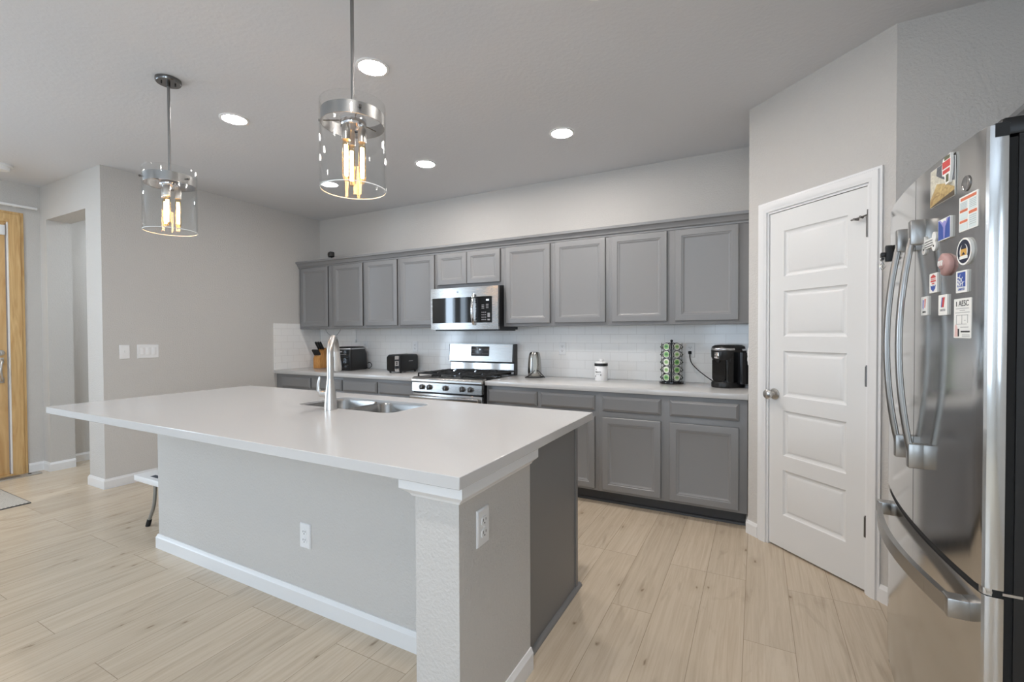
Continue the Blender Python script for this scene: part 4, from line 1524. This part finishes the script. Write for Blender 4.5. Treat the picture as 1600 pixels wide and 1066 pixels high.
def disc(cx, cz, rx, rz=None, n=28, a0=0, a1=2 * PI):
    rz = rz or rx
    full = abs(a1 - a0 - 2 * PI) < 1e-6
    k = n if full else n + 1
    return [(cx + rx * math.cos(a0 + (a1 - a0) * i / n), cz + rz * math.sin(a0 + (a1 - a0) * i / n)) for i in range(k)]


# landscape photograph card
t = magnet('photo_print', 'colour landscape photo stuck high on the refrigerator door', 1.634, 1.702, 'photo')
mb = card(MB(), 0.146, 0.102, 0.002)
mb.m(1)
flat(mb, R4(-0.072, 0.072, -0.05, 0.05), 0.002, 0.0002)
mb.m(2)
flat(mb, [(-0.03, 0.05), (0.072, 0.05), (0.072, -0.012), (0.04, -0.004), (0.0, 0.012), (-0.035, 0.03)], 0.002, 0.0005)
mb.m(3)
flat(mb, [(-0.072, -0.05), (-0.072, -0.03), (-0.03, 0.006), (0.02, -0.006), (0.072, -0.028), (0.072, -0.05)], 0.002, 0.0007)
mb.m(4)
flat(mb, [(-0.072, -0.05), (0.072, -0.05), (0.072, -0.036), (0.0, -0.042), (-0.05, -0.047)], 0.002, 0.0009)
mb.build('print', [M_PAPER, wood('pale_sky_print', (226, 222, 204), (176, 172, 158), (30, 30, 50), 0.4), wood('slate_print', (112, 116, 122), (70, 72, 78), (30, 30, 60), 0.4), wood('dune_print', (214, 190, 130), (150, 118, 70), (26, 26, 60), 0.4), mat('umber_print', (82, 70, 54), 0.5)], t)
t = magnet('souvenir_magnet', 'red and white souvenir magnet over the corner of the landscape photo', 1.588, 1.727)
t.location.x -= 0.0030
mb = MB()
poly = [(-0.022, 0.03), (0.018, 0.036), (0.022, 0.012), (0.020, -0.012), (0.012, -0.038), (-0.006, -0.040), (-0.014, -0.016), (-0.026, -0.012), (-0.028, 0.012)]
mb.prism(poly, 'y', -0.006, 0)
mb.m(1)
flat(mb, R4(-0.024, 0.018, 0.004, 0.022), 0.006)
flat(mb, R4(-0.022, 0.016, -0.010, 0.000), 0.006)
mb.m(2)
flat(mb, R4(-0.014, 0.016, 0.024, 0.033), 0.006)
flat(mb, R4(-0.004, 0.010, -0.034, -0.015), 0.006)
mb.build('face', [M_PAPER, M_RED, mat('olive_print', (96, 98, 70), 0.5)], t)
t = magnet('round_magnet', 'clear round magnet near the top hinge side of the door', 1.512, 1.665)
MB().lathe([(0, 0), (0.019, 0), (0.019, 0.0022), (0.0175, 0.003), (0.016, 0.002), (0, 0.002)], M=RX(PI / 2), seg=32).build('disc', mat('clear_acrylic', (150, 148, 146), 0.08, metal=0.6), t)
t = magnet('conversion_chart', 'white and orange kitchen chart card on the refrigerator door', 1.501, 1.594, 'chart')
mb = card(MB(), 0.082, 0.086, 0.0015)
mb.m(1)
for r_ in ((-0.034, 0.034, 0.032, 0.039), (-0.037, -0.003, 0.004, 0.010), (-0.037, -0.003, -0.022, -0.016), (0.003, 0.037, -0.006, 0.001)):
    flat(mb, R4(*r_), 0.0015)
mb.m(2)
for r_ in ((-0.037, -0.003, 0.012, 0.030), (-0.037, -0.003, -0.014, 0.002), (-0.037, -0.003, -0.040, -0.024), (0.003, 0.037, 0.003, 0.030), (0.003, 0.037, -0.040, -0.008)):
    flat(mb, R4(*r_), 0.0015, 0.0003)
mb.m(3)
for i in range(5):
    flat(mb, R4(-0.035, -0.006, 0.026 - 0.0035 * i, 0.0268 - 0.0035 * i), 0.0015, 0.0005)
    flat(mb, R4(0.006, 0.034, 0.026 - 0.0042 * i, 0.0268 - 0.0042 * i), 0.0015, 0.0005)
    flat(mb, R4(0.006, 0.034, -0.012 - 0.005 * i, -0.0112 - 0.005 * i), 0.0015, 0.0005)
mb.build('card', [M_PAPER, M_ORANGE, mat('pale_blue_print', (214, 226, 226), 0.5), M_INKG], t)
t = magnet('square_magnet', 'square blue magnet with a pale waterfall shape', 1.611, 1.576)
mb = card(MB(), 0.070, 0.056, 0.005)
mb.m(1)
flat(mb, R4(-0.033, 0.033, -0.026, 0.026), 0.005, 0.0003)
mb.m(2)
flat(mb, [(-0.028, 0.026), (0.026, 0.026), (0.008, 0.006), (0.004, -0.026), (-0.002, -0.026), (-0.004, 0.004), (-0.016, 0.016)], 0.005, 0.0005)
mb.m(0)
flat(mb, [(-0.02, 0.026), (0.016, 0.026), (0.010, 0.018), (0.002, 0.022), (-0.008, 0.018)], 0.005, 0.0007)
mb.build('face', [M_PAPER, M_BLUE, M_LILAC], t)
# bone
t = magnet('bone_magnet', 'white bone-shaped magnet with grey lettering', 1.713, 1.555)
mb = MB()
mb.prism(R4(-0.034, 0.034, -0.013, 0.013), 'y', -0.004, 0)
for sx in (-1, 1):
    for sz in (-1, 1):
        mb.prism(disc(sx * 0.037, sz * 0.012, 0.0145), 'y', -0.0041 - 0.0001 * sz, 0)
mb.m(1)
for zz in (0.006, -0.001, -0.008):
    flat(mb, R4(-0.028, 0.028, zz - 0.001, zz + 0.001), 0.0041)
for sx in (-1, 1):
    flat(mb, disc(sx * 0.036, -0.012, 0.003, n=10), 0.0043)
mb.build('face', [M_PAPER, M_INK], t)
# round badge
t = magnet('badge_magnet', 'round white and navy badge magnet with gold centre', 1.508, 1.500)
mb = MB()
mb.prism(disc(0, 0, 0.033, n=36), 'y', -0.006, 0)
mb.m(1)
flat(mb, disc(0, 0, 0.0285, n=36), 0.006, 0.0003)
mb.m(0)
flat(mb, disc(0, 0, 0.018, n=32), 0.006, 0.0005)
mb.m(2)
flat(mb, R4(-0.014, 0.014, -0.010, 0.006), 0.006, 0.0007)
mb.m(1)
flat(mb, disc(0, 0.006, 0.012, n=24, a0=0, a1=PI), 0.006, 0.0007)
flat(mb, [(-0.008, -0.008), (0.0, -0.001), (0.008, -0.008)], 0.006, 0.0009)
mb.m(0)
flat(mb, R4(-0.018, 0.018, -0.018, -0.011), 0.006, 0.0009)
mb.build('face', [M_PAPER, M_NAVY, M_GOLD], t)
# cowboy-hat-like pink magnet
t = magnet('hat_magnet', 'dusty pink hat-shaped magnet with raised centre', 1.603, 1.482)
mb = MB()
hat = [(-0.034, 0.004), (-0.026, 0.02), (-0.012, 0.030), (0.006, 0.026), (0.024, 0.018), (0.036, 0.004), (0.036, -0.012), (0.024, -0.024), (0.006, -0.031), (-0.010, -0.028), (-0.014, -0.012), (-0.028, -0.004)]
mb.loft([[(x, 0, z_) for x, z_ in hat], [(x, -0.007, z_) for x, z_ in hat], [(x * 0.85, -0.011, z_ * 0.85) for x, z_ in hat]])
mb.sphere((-0.004, -0.010, 0.0), 0.018, 16, (1.0, 0.28, 0.75))
mb.m(1)
for i in range(3):
    mb.box(-0.014 + 0.009 * i, -0.010 + 0.009 * i, -0.0158, -0.012, -0.004, 0.010, bev=0.001)
mb.build('face', [M_PINK, M_PAPER], t, 60)


# small square airline-style magnets
def small_square(name, label, y, z):
    t = magnet(name, label, y, z)
    mb = card(MB(), 0.051, 0.054, 0.004, 0.002)
    return t, mb


t, mb = small_square('square_magnet', 'small white magnet with red bars and a blue shield, left of the striped globe one', 1.678, 1.440)
mb.m(1)
flat(mb, [(-0.016, 0.018), (0.0, 0.024), (0.016, 0.018), (0.016, 0.014), (-0.016, 0.014)], 0.004)
flat(mb, R4(-0.015, 0.015, 0.0095, 0.0115), 0.004)
flat(mb, R4(-0.017, 0.017, 0.003, 0.0075), 0.004)
flat(mb, R4(-0.008, 0.008, -0.003, 0.0), 0.004)
mb.m(2)
flat(mb, [(-0.017, -0.006), (-0.006, -0.009), (0.0, -0.006), (0.006, -0.009), (0.017, -0.006), (0.014, -0.016), (0.0, -0.024), (-0.014, -0.016)], 0.004)
mb.build('face', [M_PAPER, M_RED, M_BLUE], t)
t, mb = small_square('square_magnet', 'white magnet with a blue globe grid, lettered UNITED', 1.522, 1.428)
mb.m(1)
flat(mb, R4(-0.018, 0.018, -0.013, 0.023), 0.004, 0.0003)
mb.m(0)
for i in range(4):
    r_ = 0.010 + 0.008 * i
    arc = disc(-0.018, -0.013, r_, n=14, a0=0.02, a1=PI / 2 - 0.02) + disc(-0.018, -0.013, r_ - 0.0022, n=14, a0=0.02, a1=PI / 2 - 0.02)[::-1]
    if i < 3:
        flat(mb, arc, 0.004, 0.0006)
for s_ in (0.35, 0.75, 1.15):
    c_, d_ = math.cos(s_), math.sin(s_)
    flat(mb, [(-0.018 + 0.006 * c_, -0.013 + 0.006 * d_), (-0.018 + 0.034 * c_, -0.013 + 0.034 * d_), (-0.018 + 0.034 * c_ - 0.0015 * d_, -0.013 + 0.034 * d_ + 0.0015 * c_), (-0.018 + 0.006 * c_ - 0.0015 * d_, -0.013 + 0.006 * d_ + 0.0015 * c_)], 0.004, 0.0007)
mb.m(1)
mb.text('UNITED', 0.0085, T(0, -0.0041, -0.019) @ UP)
mb.build('face', [M_PAPER, M_BLUE], t)
t, mb = small_square('square_magnet', 'small white magnet with a lilac and pink letter, nearest the door handle', 1.741, 1.380)
mb.m(1)
flat(mb, [(-0.012, -0.006), (-0.005, -0.010), (-0.001, 0.016), (-0.011, 0.018)], 0.004)
mb.m(2)
flat(mb, [(0.001, -0.006), (0.008, -0.006), (0.014, 0.020), (0.002, 0.020)], 0.004)
mb.m(3)
mb.text('UNITED', 0.007, T(0, -0.0041, -0.018) @ UP)
mb.build('face', [M_PAPER, M_LILAC, mat('salmon_print', (218, 148, 140), 0.5), M_INK], t)
t, mb = small_square('square_magnet', 'small white magnet with a slanted red and blue block, above the paper label', 1.617, 1.376)
mb.m(1)
flat(mb, [(-0.004, -0.006), (0.006, -0.006), (0.012, 0.020), (0.001, 0.020)], 0.004)
mb.m(2)
flat(mb, [(-0.010, -0.006), (-0.004, -0.006), (0.001, 0.020), (-0.005, 0.020)], 0.004)
mb.m(3)
mb.text('UNITED', 0.0085, T(0, -0.0041, -0.014) @ UP)
mb.build('face', [M_PAPER, M_RED, M_BLUE, M_INKG], t)
# paper label AESC
t = magnet('paper_label', 'tall white paper label lettered AESC on the refrigerator door', 1.523, 1.338, 'label')
mb = card(MB(), 0.080, 0.098, 0.0012, 0.002)
mb.m(1)
mb.text('AESC', 0.020, T(0.006, -0.0013, 0.036) @ UP)
flat(mb, R4(-0.029, -0.026, 0.030, 0.042), 0.0012)
mb.m(2)
for zz, a_, b_ in ((0.024, -0.03, 0.03), (0.019, -0.012, 0.012), (0.014, -0.033, 0.033), (-0.022, -0.008, 0.028), (-0.041, 0.0, 0.034), (-0.045, 0.0, 0.034)):
    flat(mb, R4(a_, b_, zz - 0.0006, zz + 0.0006), 0.0012)
for a_, b_, c_, d_ in ((-0.028, 0.026, 0.007, 0.0082), (-0.028, -0.0268, -0.014, 0.007), (-0.002, -0.0008, -0.014, 0.007), (0.024, 0.0252, -0.012, 0.007), (-0.028, 0.02, -0.0152, -0.014), (0.008, 0.016, -0.006, -0.0048)):
    flat(mb, R4(a_, b_, c_, d_), 0.0012)
mb.m(1)
flat(mb, R4(-0.006, 0.034, -0.035, -0.031), 0.0012)
flat(mb, R4(-0.020, -0.014, -0.045, -0.026), 0.0012)
mb.m(3)
flat(mb, [(-0.036, -0.046), (-0.021, -0.046), (-0.021, -0.026), (-0.028, -0.014), (-0.034, -0.018)], 0.0012, 0.0002)
mb.build('paper', [M_PAPER, M_INK, M_INKG, mat('blush_print', (224, 190, 184), 0.5)], t)
# black key clip on far door
t = magnet('clip_magnet', 'black bulldog clip magnet on the far refrigerator door', 2.20, 1.60, 'clip')
mb = MB().box(-0.014, 0.014, -0.022, -0.0, -0.03, 0.03, bev=0.003).box(-0.02, 0.02, -0.036, -0.02, -0.012, 0.004, bev=0.003).cyl((-0.02, -0.03, -0.02), (0.02, -0.03, -0.02), 0.005, seg=10)
mb.build('jaw', M_BLACK, t)
MB().tube([(0, -0.03, -0.03), (0.0, -0.038, -0.05), (0.004, -0.03, -0.06), (0.0, -0.022, -0.05), (0, -0.028, -0.032)], 0.002, 6).build('ring', M_CHROME, t)

# cabinet over the refrigerator
oc = thing('fridge_cabinet', 'grey cabinet mounted high above the refrigerator in the alcove', 'cabinet', (1.14, 2.09, 1.84))
MB().box(0.99 - 1.14, XR - 0.002 - 1.14, -0.66, QY - 0.003 - 2.09, 0, 0.33).build('carcass', M_CAB, oc)
for a, b in ((-0.63, -0.005), (0.005, 0.63)):
    MB().panel(a, b, 0.03, 0.26, -0.02, -0.0005, CABPROF, M=T(0.99 - 1.14, 0, 0) @ RZ(-PI / 2) @ Matrix.Diagonal((-1, 1, 1, 1))).build('door', M_CAB, oc, 20)
mb = MB()
mb.prism([(0.99 - 1.14 + a - 0.0005, b - 2.172 + 0.375) for a, b in cp[:9]], 'y', -0.66, QY - 0.003 - 2.09)
mb.build('crown', M_CAB, oc, 25)

# ------------------------------------------------------------------ ceiling: recessed lights, pendants, detector
RL = [((-1.826, 1.858), 'recessed ceiling light nearest the clear glass pendant rod'),
      ((-3.07, 1.864), 'recessed ceiling light between the two pendants'),
      ((-1.233, 3.103), 'recessed ceiling light nearest the pantry'),
      ((-2.465, 3.111), 'recessed ceiling light in front of the microwave'),
      ((-3.60, 3.09), 'recessed ceiling light nearest the back left corner'),
      ((-0.58, 1.86), 'recessed ceiling light added out of view to brighten the aisle between island and refrigerator'),  # this and the rest of the list are unseen lamps, added as fill
      ((-0.55, 0.35), 'recessed ceiling light added out of view to brighten the camera side of the room'),
      ((-1.95, -0.30), 'recessed ceiling light added out of view to brighten the middle of the living side'),
      ((-3.40, -0.30), 'recessed ceiling light added out of view to brighten the far living side'),
      ((-5.60, 3.00), 'recessed ceiling light added out of view to brighten the corridor behind the opening'),
      ((-5.50, 0.45), 'recessed ceiling light added out of view to brighten the entry inside the front door')]
r0 = None
for (x, y), lab in RL:
    if r0 is None:
        r0 = thing('recessed_light', lab, 'ceiling light', (x, y, H), 0, 'recessed ceiling lights')
        MB().lathe([(0.073, -0.001), (0.088, -0.0005), (0.088, -0.004), (0.082, -0.007), (0.073, -0.006)], closed=True, seg=40).build('trim_ring', M_WHITEP, r0)
        MB().lathe([(0, -0.0015), (0.0735, -0.0015), (0.0735, -0.004), (0, -0.0045)], seg=40).build('diffuser', M_LED, r0)
    else:
        r1 = dup(r0, (x, y, H), 0, lab)
        if x < -5 or (y > 3 and x > -3) or x > -0.6:             # set brighter: kitchen row, and the added aisle, camera-side, corridor and front-door lamps
            for ch in r1.children:
                if ch.name.startswith('diffuser'):
                    ch.data = ch.data.copy()
                    ch.data.materials[0] = M_LED2 if x < -5 else M_LEDK

# pendants
pt = thing('pendant_light', 'clear glass cylinder pendant nearest the camera, its rod running out of view', 'pendant light', (-1.445, 1.36, H), 0.0, 'glass cylinder pendants')
zg0, zg1, rgl = 1.888 - H, 2.235 - H, 0.128
MB().lathe([(0, 0), (0.062, 0), (0.062, -0.016), (0.058, -0.022), (0, -0.022)][::-1], seg=36).cyl((0.03, 0.01, -0.022), (0.03, 0.01, -0.032), 0.004, seg=8).cyl((-0.03, -0.01, -0.022), (-0.03, -0.01, -0.032), 0.004, seg=8).cyl((0, 0, -0.022), (0, 0, -0.04), 0.009, seg=14).build('canopy', mat('dark_chrome', (120, 119, 118), 0.2, metal=1.0), pt)
MB().cyl((0, 0, -0.03), (0, 0, 2.19 - H), 0.0072, seg=14).build('rod', mat('rod_nickel', (140, 139, 138), 0.4, metal=1.0), pt)
zr = 2.172 - H
MB().lathe([(rgl - 0.0075, zr - 0.024), (rgl - 0.005, zr - 0.024), (rgl - 0.005, zr + 0.024), (rgl - 0.0075, zr + 0.024)], closed=True, seg=64).build('band', mat('satin_nickel', (150, 149, 148), 0.42, metal=1.0), pt)
mb = MB()
mb.lathe([(rgl - 0.0035, zg0 + 0.0035), (rgl, zg0 + 0.0035), (rgl, zg1 - 0.002), (rgl - 0.0035, zg1 - 0.002)], closed=True, seg=72)
mb.m(1)
mb.lathe([(rgl - 0.0036, zg0), (rgl + 0.0001, zg0), (rgl + 0.0001, zg0 + 0.0034), (rgl - 0.0036, zg0 + 0.0034)], closed=True, seg=72)
sh = mb.build('glass_shade', [M_GLASS, M_GLASSRIM], pt, 40)
MB().lathe([(0, zr + 0.022), (0.012, zr + 0.022), (0.048, zr + 0.012), (0.052, zr + 0.006), (0.052, zr - 0.022), (0.048, zr - 0.030), (0.0, zr - 0.032)][::-1], seg=36).build('hub', M_CHROME, pt)
for k in range(3):
    a = math.radians(208 + 120 * k)
    c_, s_ = math.cos(a), math.sin(a)
    MB().cyl((0.05 * c_, 0.05 * s_, zr), ((rgl + 0.012) * c_, (rgl + 0.012) * s_, zr), 0.0022, seg=8).cyl(((rgl + 0.001) * c_, (rgl + 0.001) * s_, zr), ((rgl + 0.010) * c_, (rgl + 0.010) * s_, zr), 0.006, seg=10).build('pin', M_DKSTEEL, pt)
for k in range(3):
    a = math.radians(28 + 120 * k)
    bx, by = 0.036 * math.cos(a), 0.036 * math.sin(a)
    zs = zr - 0.030
    MB().lathe([(0, zs - 0.062), (0.0165, zs - 0.062), (0.0165, zs - 0.015), (0.012, zs), (0, zs)], (bx, by, 0), seg=20).build('socket', M_NICKEL, pt)
    zb_ = zs - 0.062
    bl = MB().lathe([(0.0, zb_ - 0.165), (0.007, zb_ - 0.163), (0.012, zb_ - 0.155), (0.0142, zb_ - 0.14), (0.0142, zb_ - 0.02), (0.011, zb_ - 0.006), (0.0105, zb_)], (bx, by, 0), seg=20).build('bulb', M_BULB, pt)
    f_ = MB()
    for j in range(6):
        q = 2 * PI * j / 6
        f_.tube([(bx + 0.006 * math.cos(q), by + 0.006 * math.sin(q), zb_ - 0.02), (bx + 0.0075 * math.cos(q + 0.3), by + 0.0075 * math.sin(q + 0.3), zb_ - 0.08), (bx + 0.006 * math.cos(q + 0.6), by + 0.006 * math.sin(q + 0.6), zb_ - 0.142)], 0.0013, 5)
    f_.build('filament', M_FIL, bl)
dup(pt, (-2.922, 1.405, H), math.radians(45), 'clear glass cylinder pendant with visible round canopy, over the far island end')

sd = thing('smoke_detector', 'white smoke detector on the ceiling near the front door', 'smoke detector', (-5.60, 1.425, H))
MB().lathe([(0, 0), (0.075, 0), (0.075, -0.012), (0.062, -0.016), (0, -0.016)][::-1], seg=32).build('base', M_WHITEP, sd)
MB().lathe([(0, -0.016), (0.058, -0.016), (0.058, -0.034), (0.050, -0.046), (0.02, -0.050), (0, -0.050)][::-1], seg=32).build('cover', M_WHITEP, sd)

# ------------------------------------------------------------------ entry: front door, curtain rod, register, mat
fd = thing('door_2', None, None, (XE, 1.14, 0), PI / 2)
fd['kind'] = 'structure'
# local x -> +y world, local -y -> +x world (into the room)
hy0, hy1 = DY0 - 1.14, DY1 - 1.14
mb = MB()
mb.box(hy0 + 0.02, hy0 + 0.13, 0.0, 0.045, 0.02, DZ - 0.02).box(hy1 - 0.13, hy1 - 0.022, 0.0, 0.045, 0.02, DZ - 0.02)
for a, b in ((0.02, 0.25), (1.05, 1.2), (DZ - 0.15, DZ - 0.02)):
    mb.box(hy0 + 0.13, hy1 - 0.13, 0.0, 0.045, a, b)
mb.panel(hy0 + 0.13, hy1 - 0.13, 0.25, 1.05, 0.0, 0.04, [(0, 0), (0.01, 0.012), (0.03, 0.012), (0.06, 0.004)], capback=False)
mb.panel(hy0 + 0.13, hy1 - 0.13, 1.2, DZ - 0.15, 0.0, 0.04, [(0, 0), (0.01, 0.012), (0.03, 0.012), (0.06, 0.004)], capback=False)
mb.build('slab', M_PINE, fd, 20)
mb = MB()
mb.box(hy1 - 0.012, hy1 - 0.0005, -0.006, 0.05, 0, DZ).build('weatherstrip', M_WHITEP, fd)
mb = MB()
mb.lathe([(0, 0), (0.026, 0), (0.026, 0.006), (0.018, 0.012), (0.016, 0.022), (0, 0.024)], M=T(hy1 - 0.062, 0, 1.15) @ RX(PI / 2), seg=20)
mb.box(hy1 - 0.066, hy1 - 0.058, -0.034, -0.02, 1.13, 1.17, bev=0.002)
mb.build('deadbolt', M_NICKEL, fd)
mb = MB()
hb = [(hy1 - 0.062, -0.004, 1.085), (hy1 - 0.065, -0.035, 1.07), (hy1 - 0.075, -0.055, 1.03), (hy1 - 0.078, -0.058, 0.985), (hy1 - 0.072, -0.048, 0.94), (hy1 - 0.064, -0.02, 0.90), (hy1 - 0.062, -0.004, 0.895)]
mb.tube(hb, 0.0095, 10, smooth=4)
mb.box(hy1 - 0.080, hy1 - 0.044, -0.007, 0, 1.055, 1.105, bev=0.003).box(hy1 - 0.080, hy1 - 0.044, -0.007, 0, 0.87, 0.92, bev=0.003)
mb.build('handle', M_NICKEL, fd)
MB().box(hy1 - 0.075, hy1 - 0.022, -0.016, 0, 2.235, 2.325, bev=0.003).build('alarm_sensor', M_WHITEP, fd)
MB().box(hy0, hy1, -0.03, 0.1, 0, 0.018, bev=0.003).build('threshold', M_PINE2, fd)
mb = MB()
casing(mb, hy0, hy1, DZ, 0.10, T(XE, 1.14, 0) @ RZ(PI / 2), th=0.02)
mb.box(hy0 - 0.002, hy0 + 0.018, -0.001, 0.1, 0, DZ, M=T(XE, 1.14, 0) @ RZ(PI / 2)).box(hy0, hy1, -0.001, 0.1, DZ - 0.018, DZ + 0.002, M=T(XE, 1.14, 0) @ RZ(PI / 2))
struct('trim_3', mb, M_PINE2)
cr_ = thing('curtain_rod', 'white curtain rod mounted above the pine front door', 'curtain rod', (XE + 0.05, 1.14, 2.515))
MB().cyl((0, -0.62, 0), (0, 0.645, 0), 0.0125, seg=16, bev=0.002).build('rod', M_WHITEP, cr_)
for yy in (-0.55, 0.50):
    MB().box(-0.049, 0.0, yy - 0.008, yy + 0.008, -0.012, 0.012).build('bracket', M_WHITEP, cr_)
vr = thing('floor_register', 'metal floor register vent set in the floor by the front door', 'vent', (-6.03, 1.555, 0))
mb = MB().box(-0.06, 0.06, -0.20, 0.20, 0.0, 0.006, bev=0.002)
mb.build('plate', mat('vent_metal', (176, 172, 166), 0.4, metal=0.5), vr)
mb = MB()
for i in range(22):
    mb.box(-0.04, 0.04, -0.17 + 0.011 * i, -0.164 + 0.011 * i, 0.0055, 0.0068)
mb.build('louvres', M_BLACK, vr)
MB().box(-0.012, 0.012, 0.12, 0.14, 0.005, 0.010, bev=0.002).build('damper_lever', M_BLACK, vr)
mm = mat('woven_mat', (196, 190, 180), 0.9)
nt, b = nodes(mm)
tc = nt.nodes.new('ShaderNodeTexCoord')
wv = nt.nodes.new('ShaderNodeTexChecker')
wv.inputs['Scale'].default_value = 90
wv.inputs['Color1'].default_value = (*lin((206, 200, 190)), 1)
wv.inputs['Color2'].default_value = (*lin((150, 144, 134)), 1)
nz = nt.nodes.new('ShaderNodeTexNoise')
nz.inputs['Scale'].default_value = 60
ml_ = nt.nodes.new('ShaderNodeVectorMath')
ml_.operation = 'MULTIPLY_ADD'
ml_.inputs[1].default_value = (0.01, 0.01, 0)
nt.links.new(tc.outputs['Object'], nz.inputs['Vector'])
nt.links.new(nz.outputs['Color'], ml_.inputs[0])
nt.links.new(tc.outputs['Object'], ml_.inputs[2])
nt.links.new(ml_.outputs[0], wv.inputs['Vector'])
nt.links.new(wv.outputs['Color'], b.inputs['Base Color'])
dmat = thing('doormat', 'grey woven doormat with dark edge on the floor inside the front door', 'doormat', (-5.385, 0.86, 0))
MB().box(-0.392, 0.392, -0.532, 0.532, 0.0, 0.010, bev=0.003).build('pile', mm, dmat)
mb = MB()
mb.box(-0.398, -0.392, -0.538, 0.538, 0, 0.007).box(0.392, 0.398, -0.538, 0.538, 0, 0.007).box(-0.392, 0.392, -0.538, -0.532, 0, 0.007).box(-0.392, 0.392, 0.532, 0.538, 0, 0.007)
mb.build('edge_binding', M_TOE, dmat)

# step stool behind the island
ss = thing('step_stool', 'white-topped folding step stool behind the island wall', 'step stool', (-3.58, 1.72, 0))
mb = MB().box(-0.285, 0.20, -0.12, 0.14, 0.283, 0.325, bev=0.008)
mb.m(1)
for yy in (-0.07, 0.0, 0.07):
    mb.box(-0.13, 0.16, yy - 0.016, yy + 0.016, 0.3248, 0.3265)
mb.build('platform', [M_WHITEP, mat('grip_grey', (70, 76, 84), 0.7)], ss)
for sx, sy in ((-1, -1), (-1, 1), (1, -1), (1, 1)):
    x0 = -0.035 if sx < 0 else 0.15
    x1 = -0.085 if sx < 0 else 0.19
    lg = MB().tube([(x0, sy * 0.10, 0.285), (x0, sy * 0.102, 0.22), (x0 + 0.25 * (x1 - x0), sy * 0.107, 0.13), (x1, sy * 0.12, 0.03)], 0.011, 10, smooth=5).build('leg', mat('grey_tube', (150, 148, 142), 0.35, metal=0.4), ss)
    MB().tube([(x1 - 0.12 * (x1 - x0), sy * 0.117, 0.045), (x1 + 0.1 * (x1 - x0), sy * 0.123, 0.0)], 0.0145, 10).build('foot', M_RUBBER, lg)
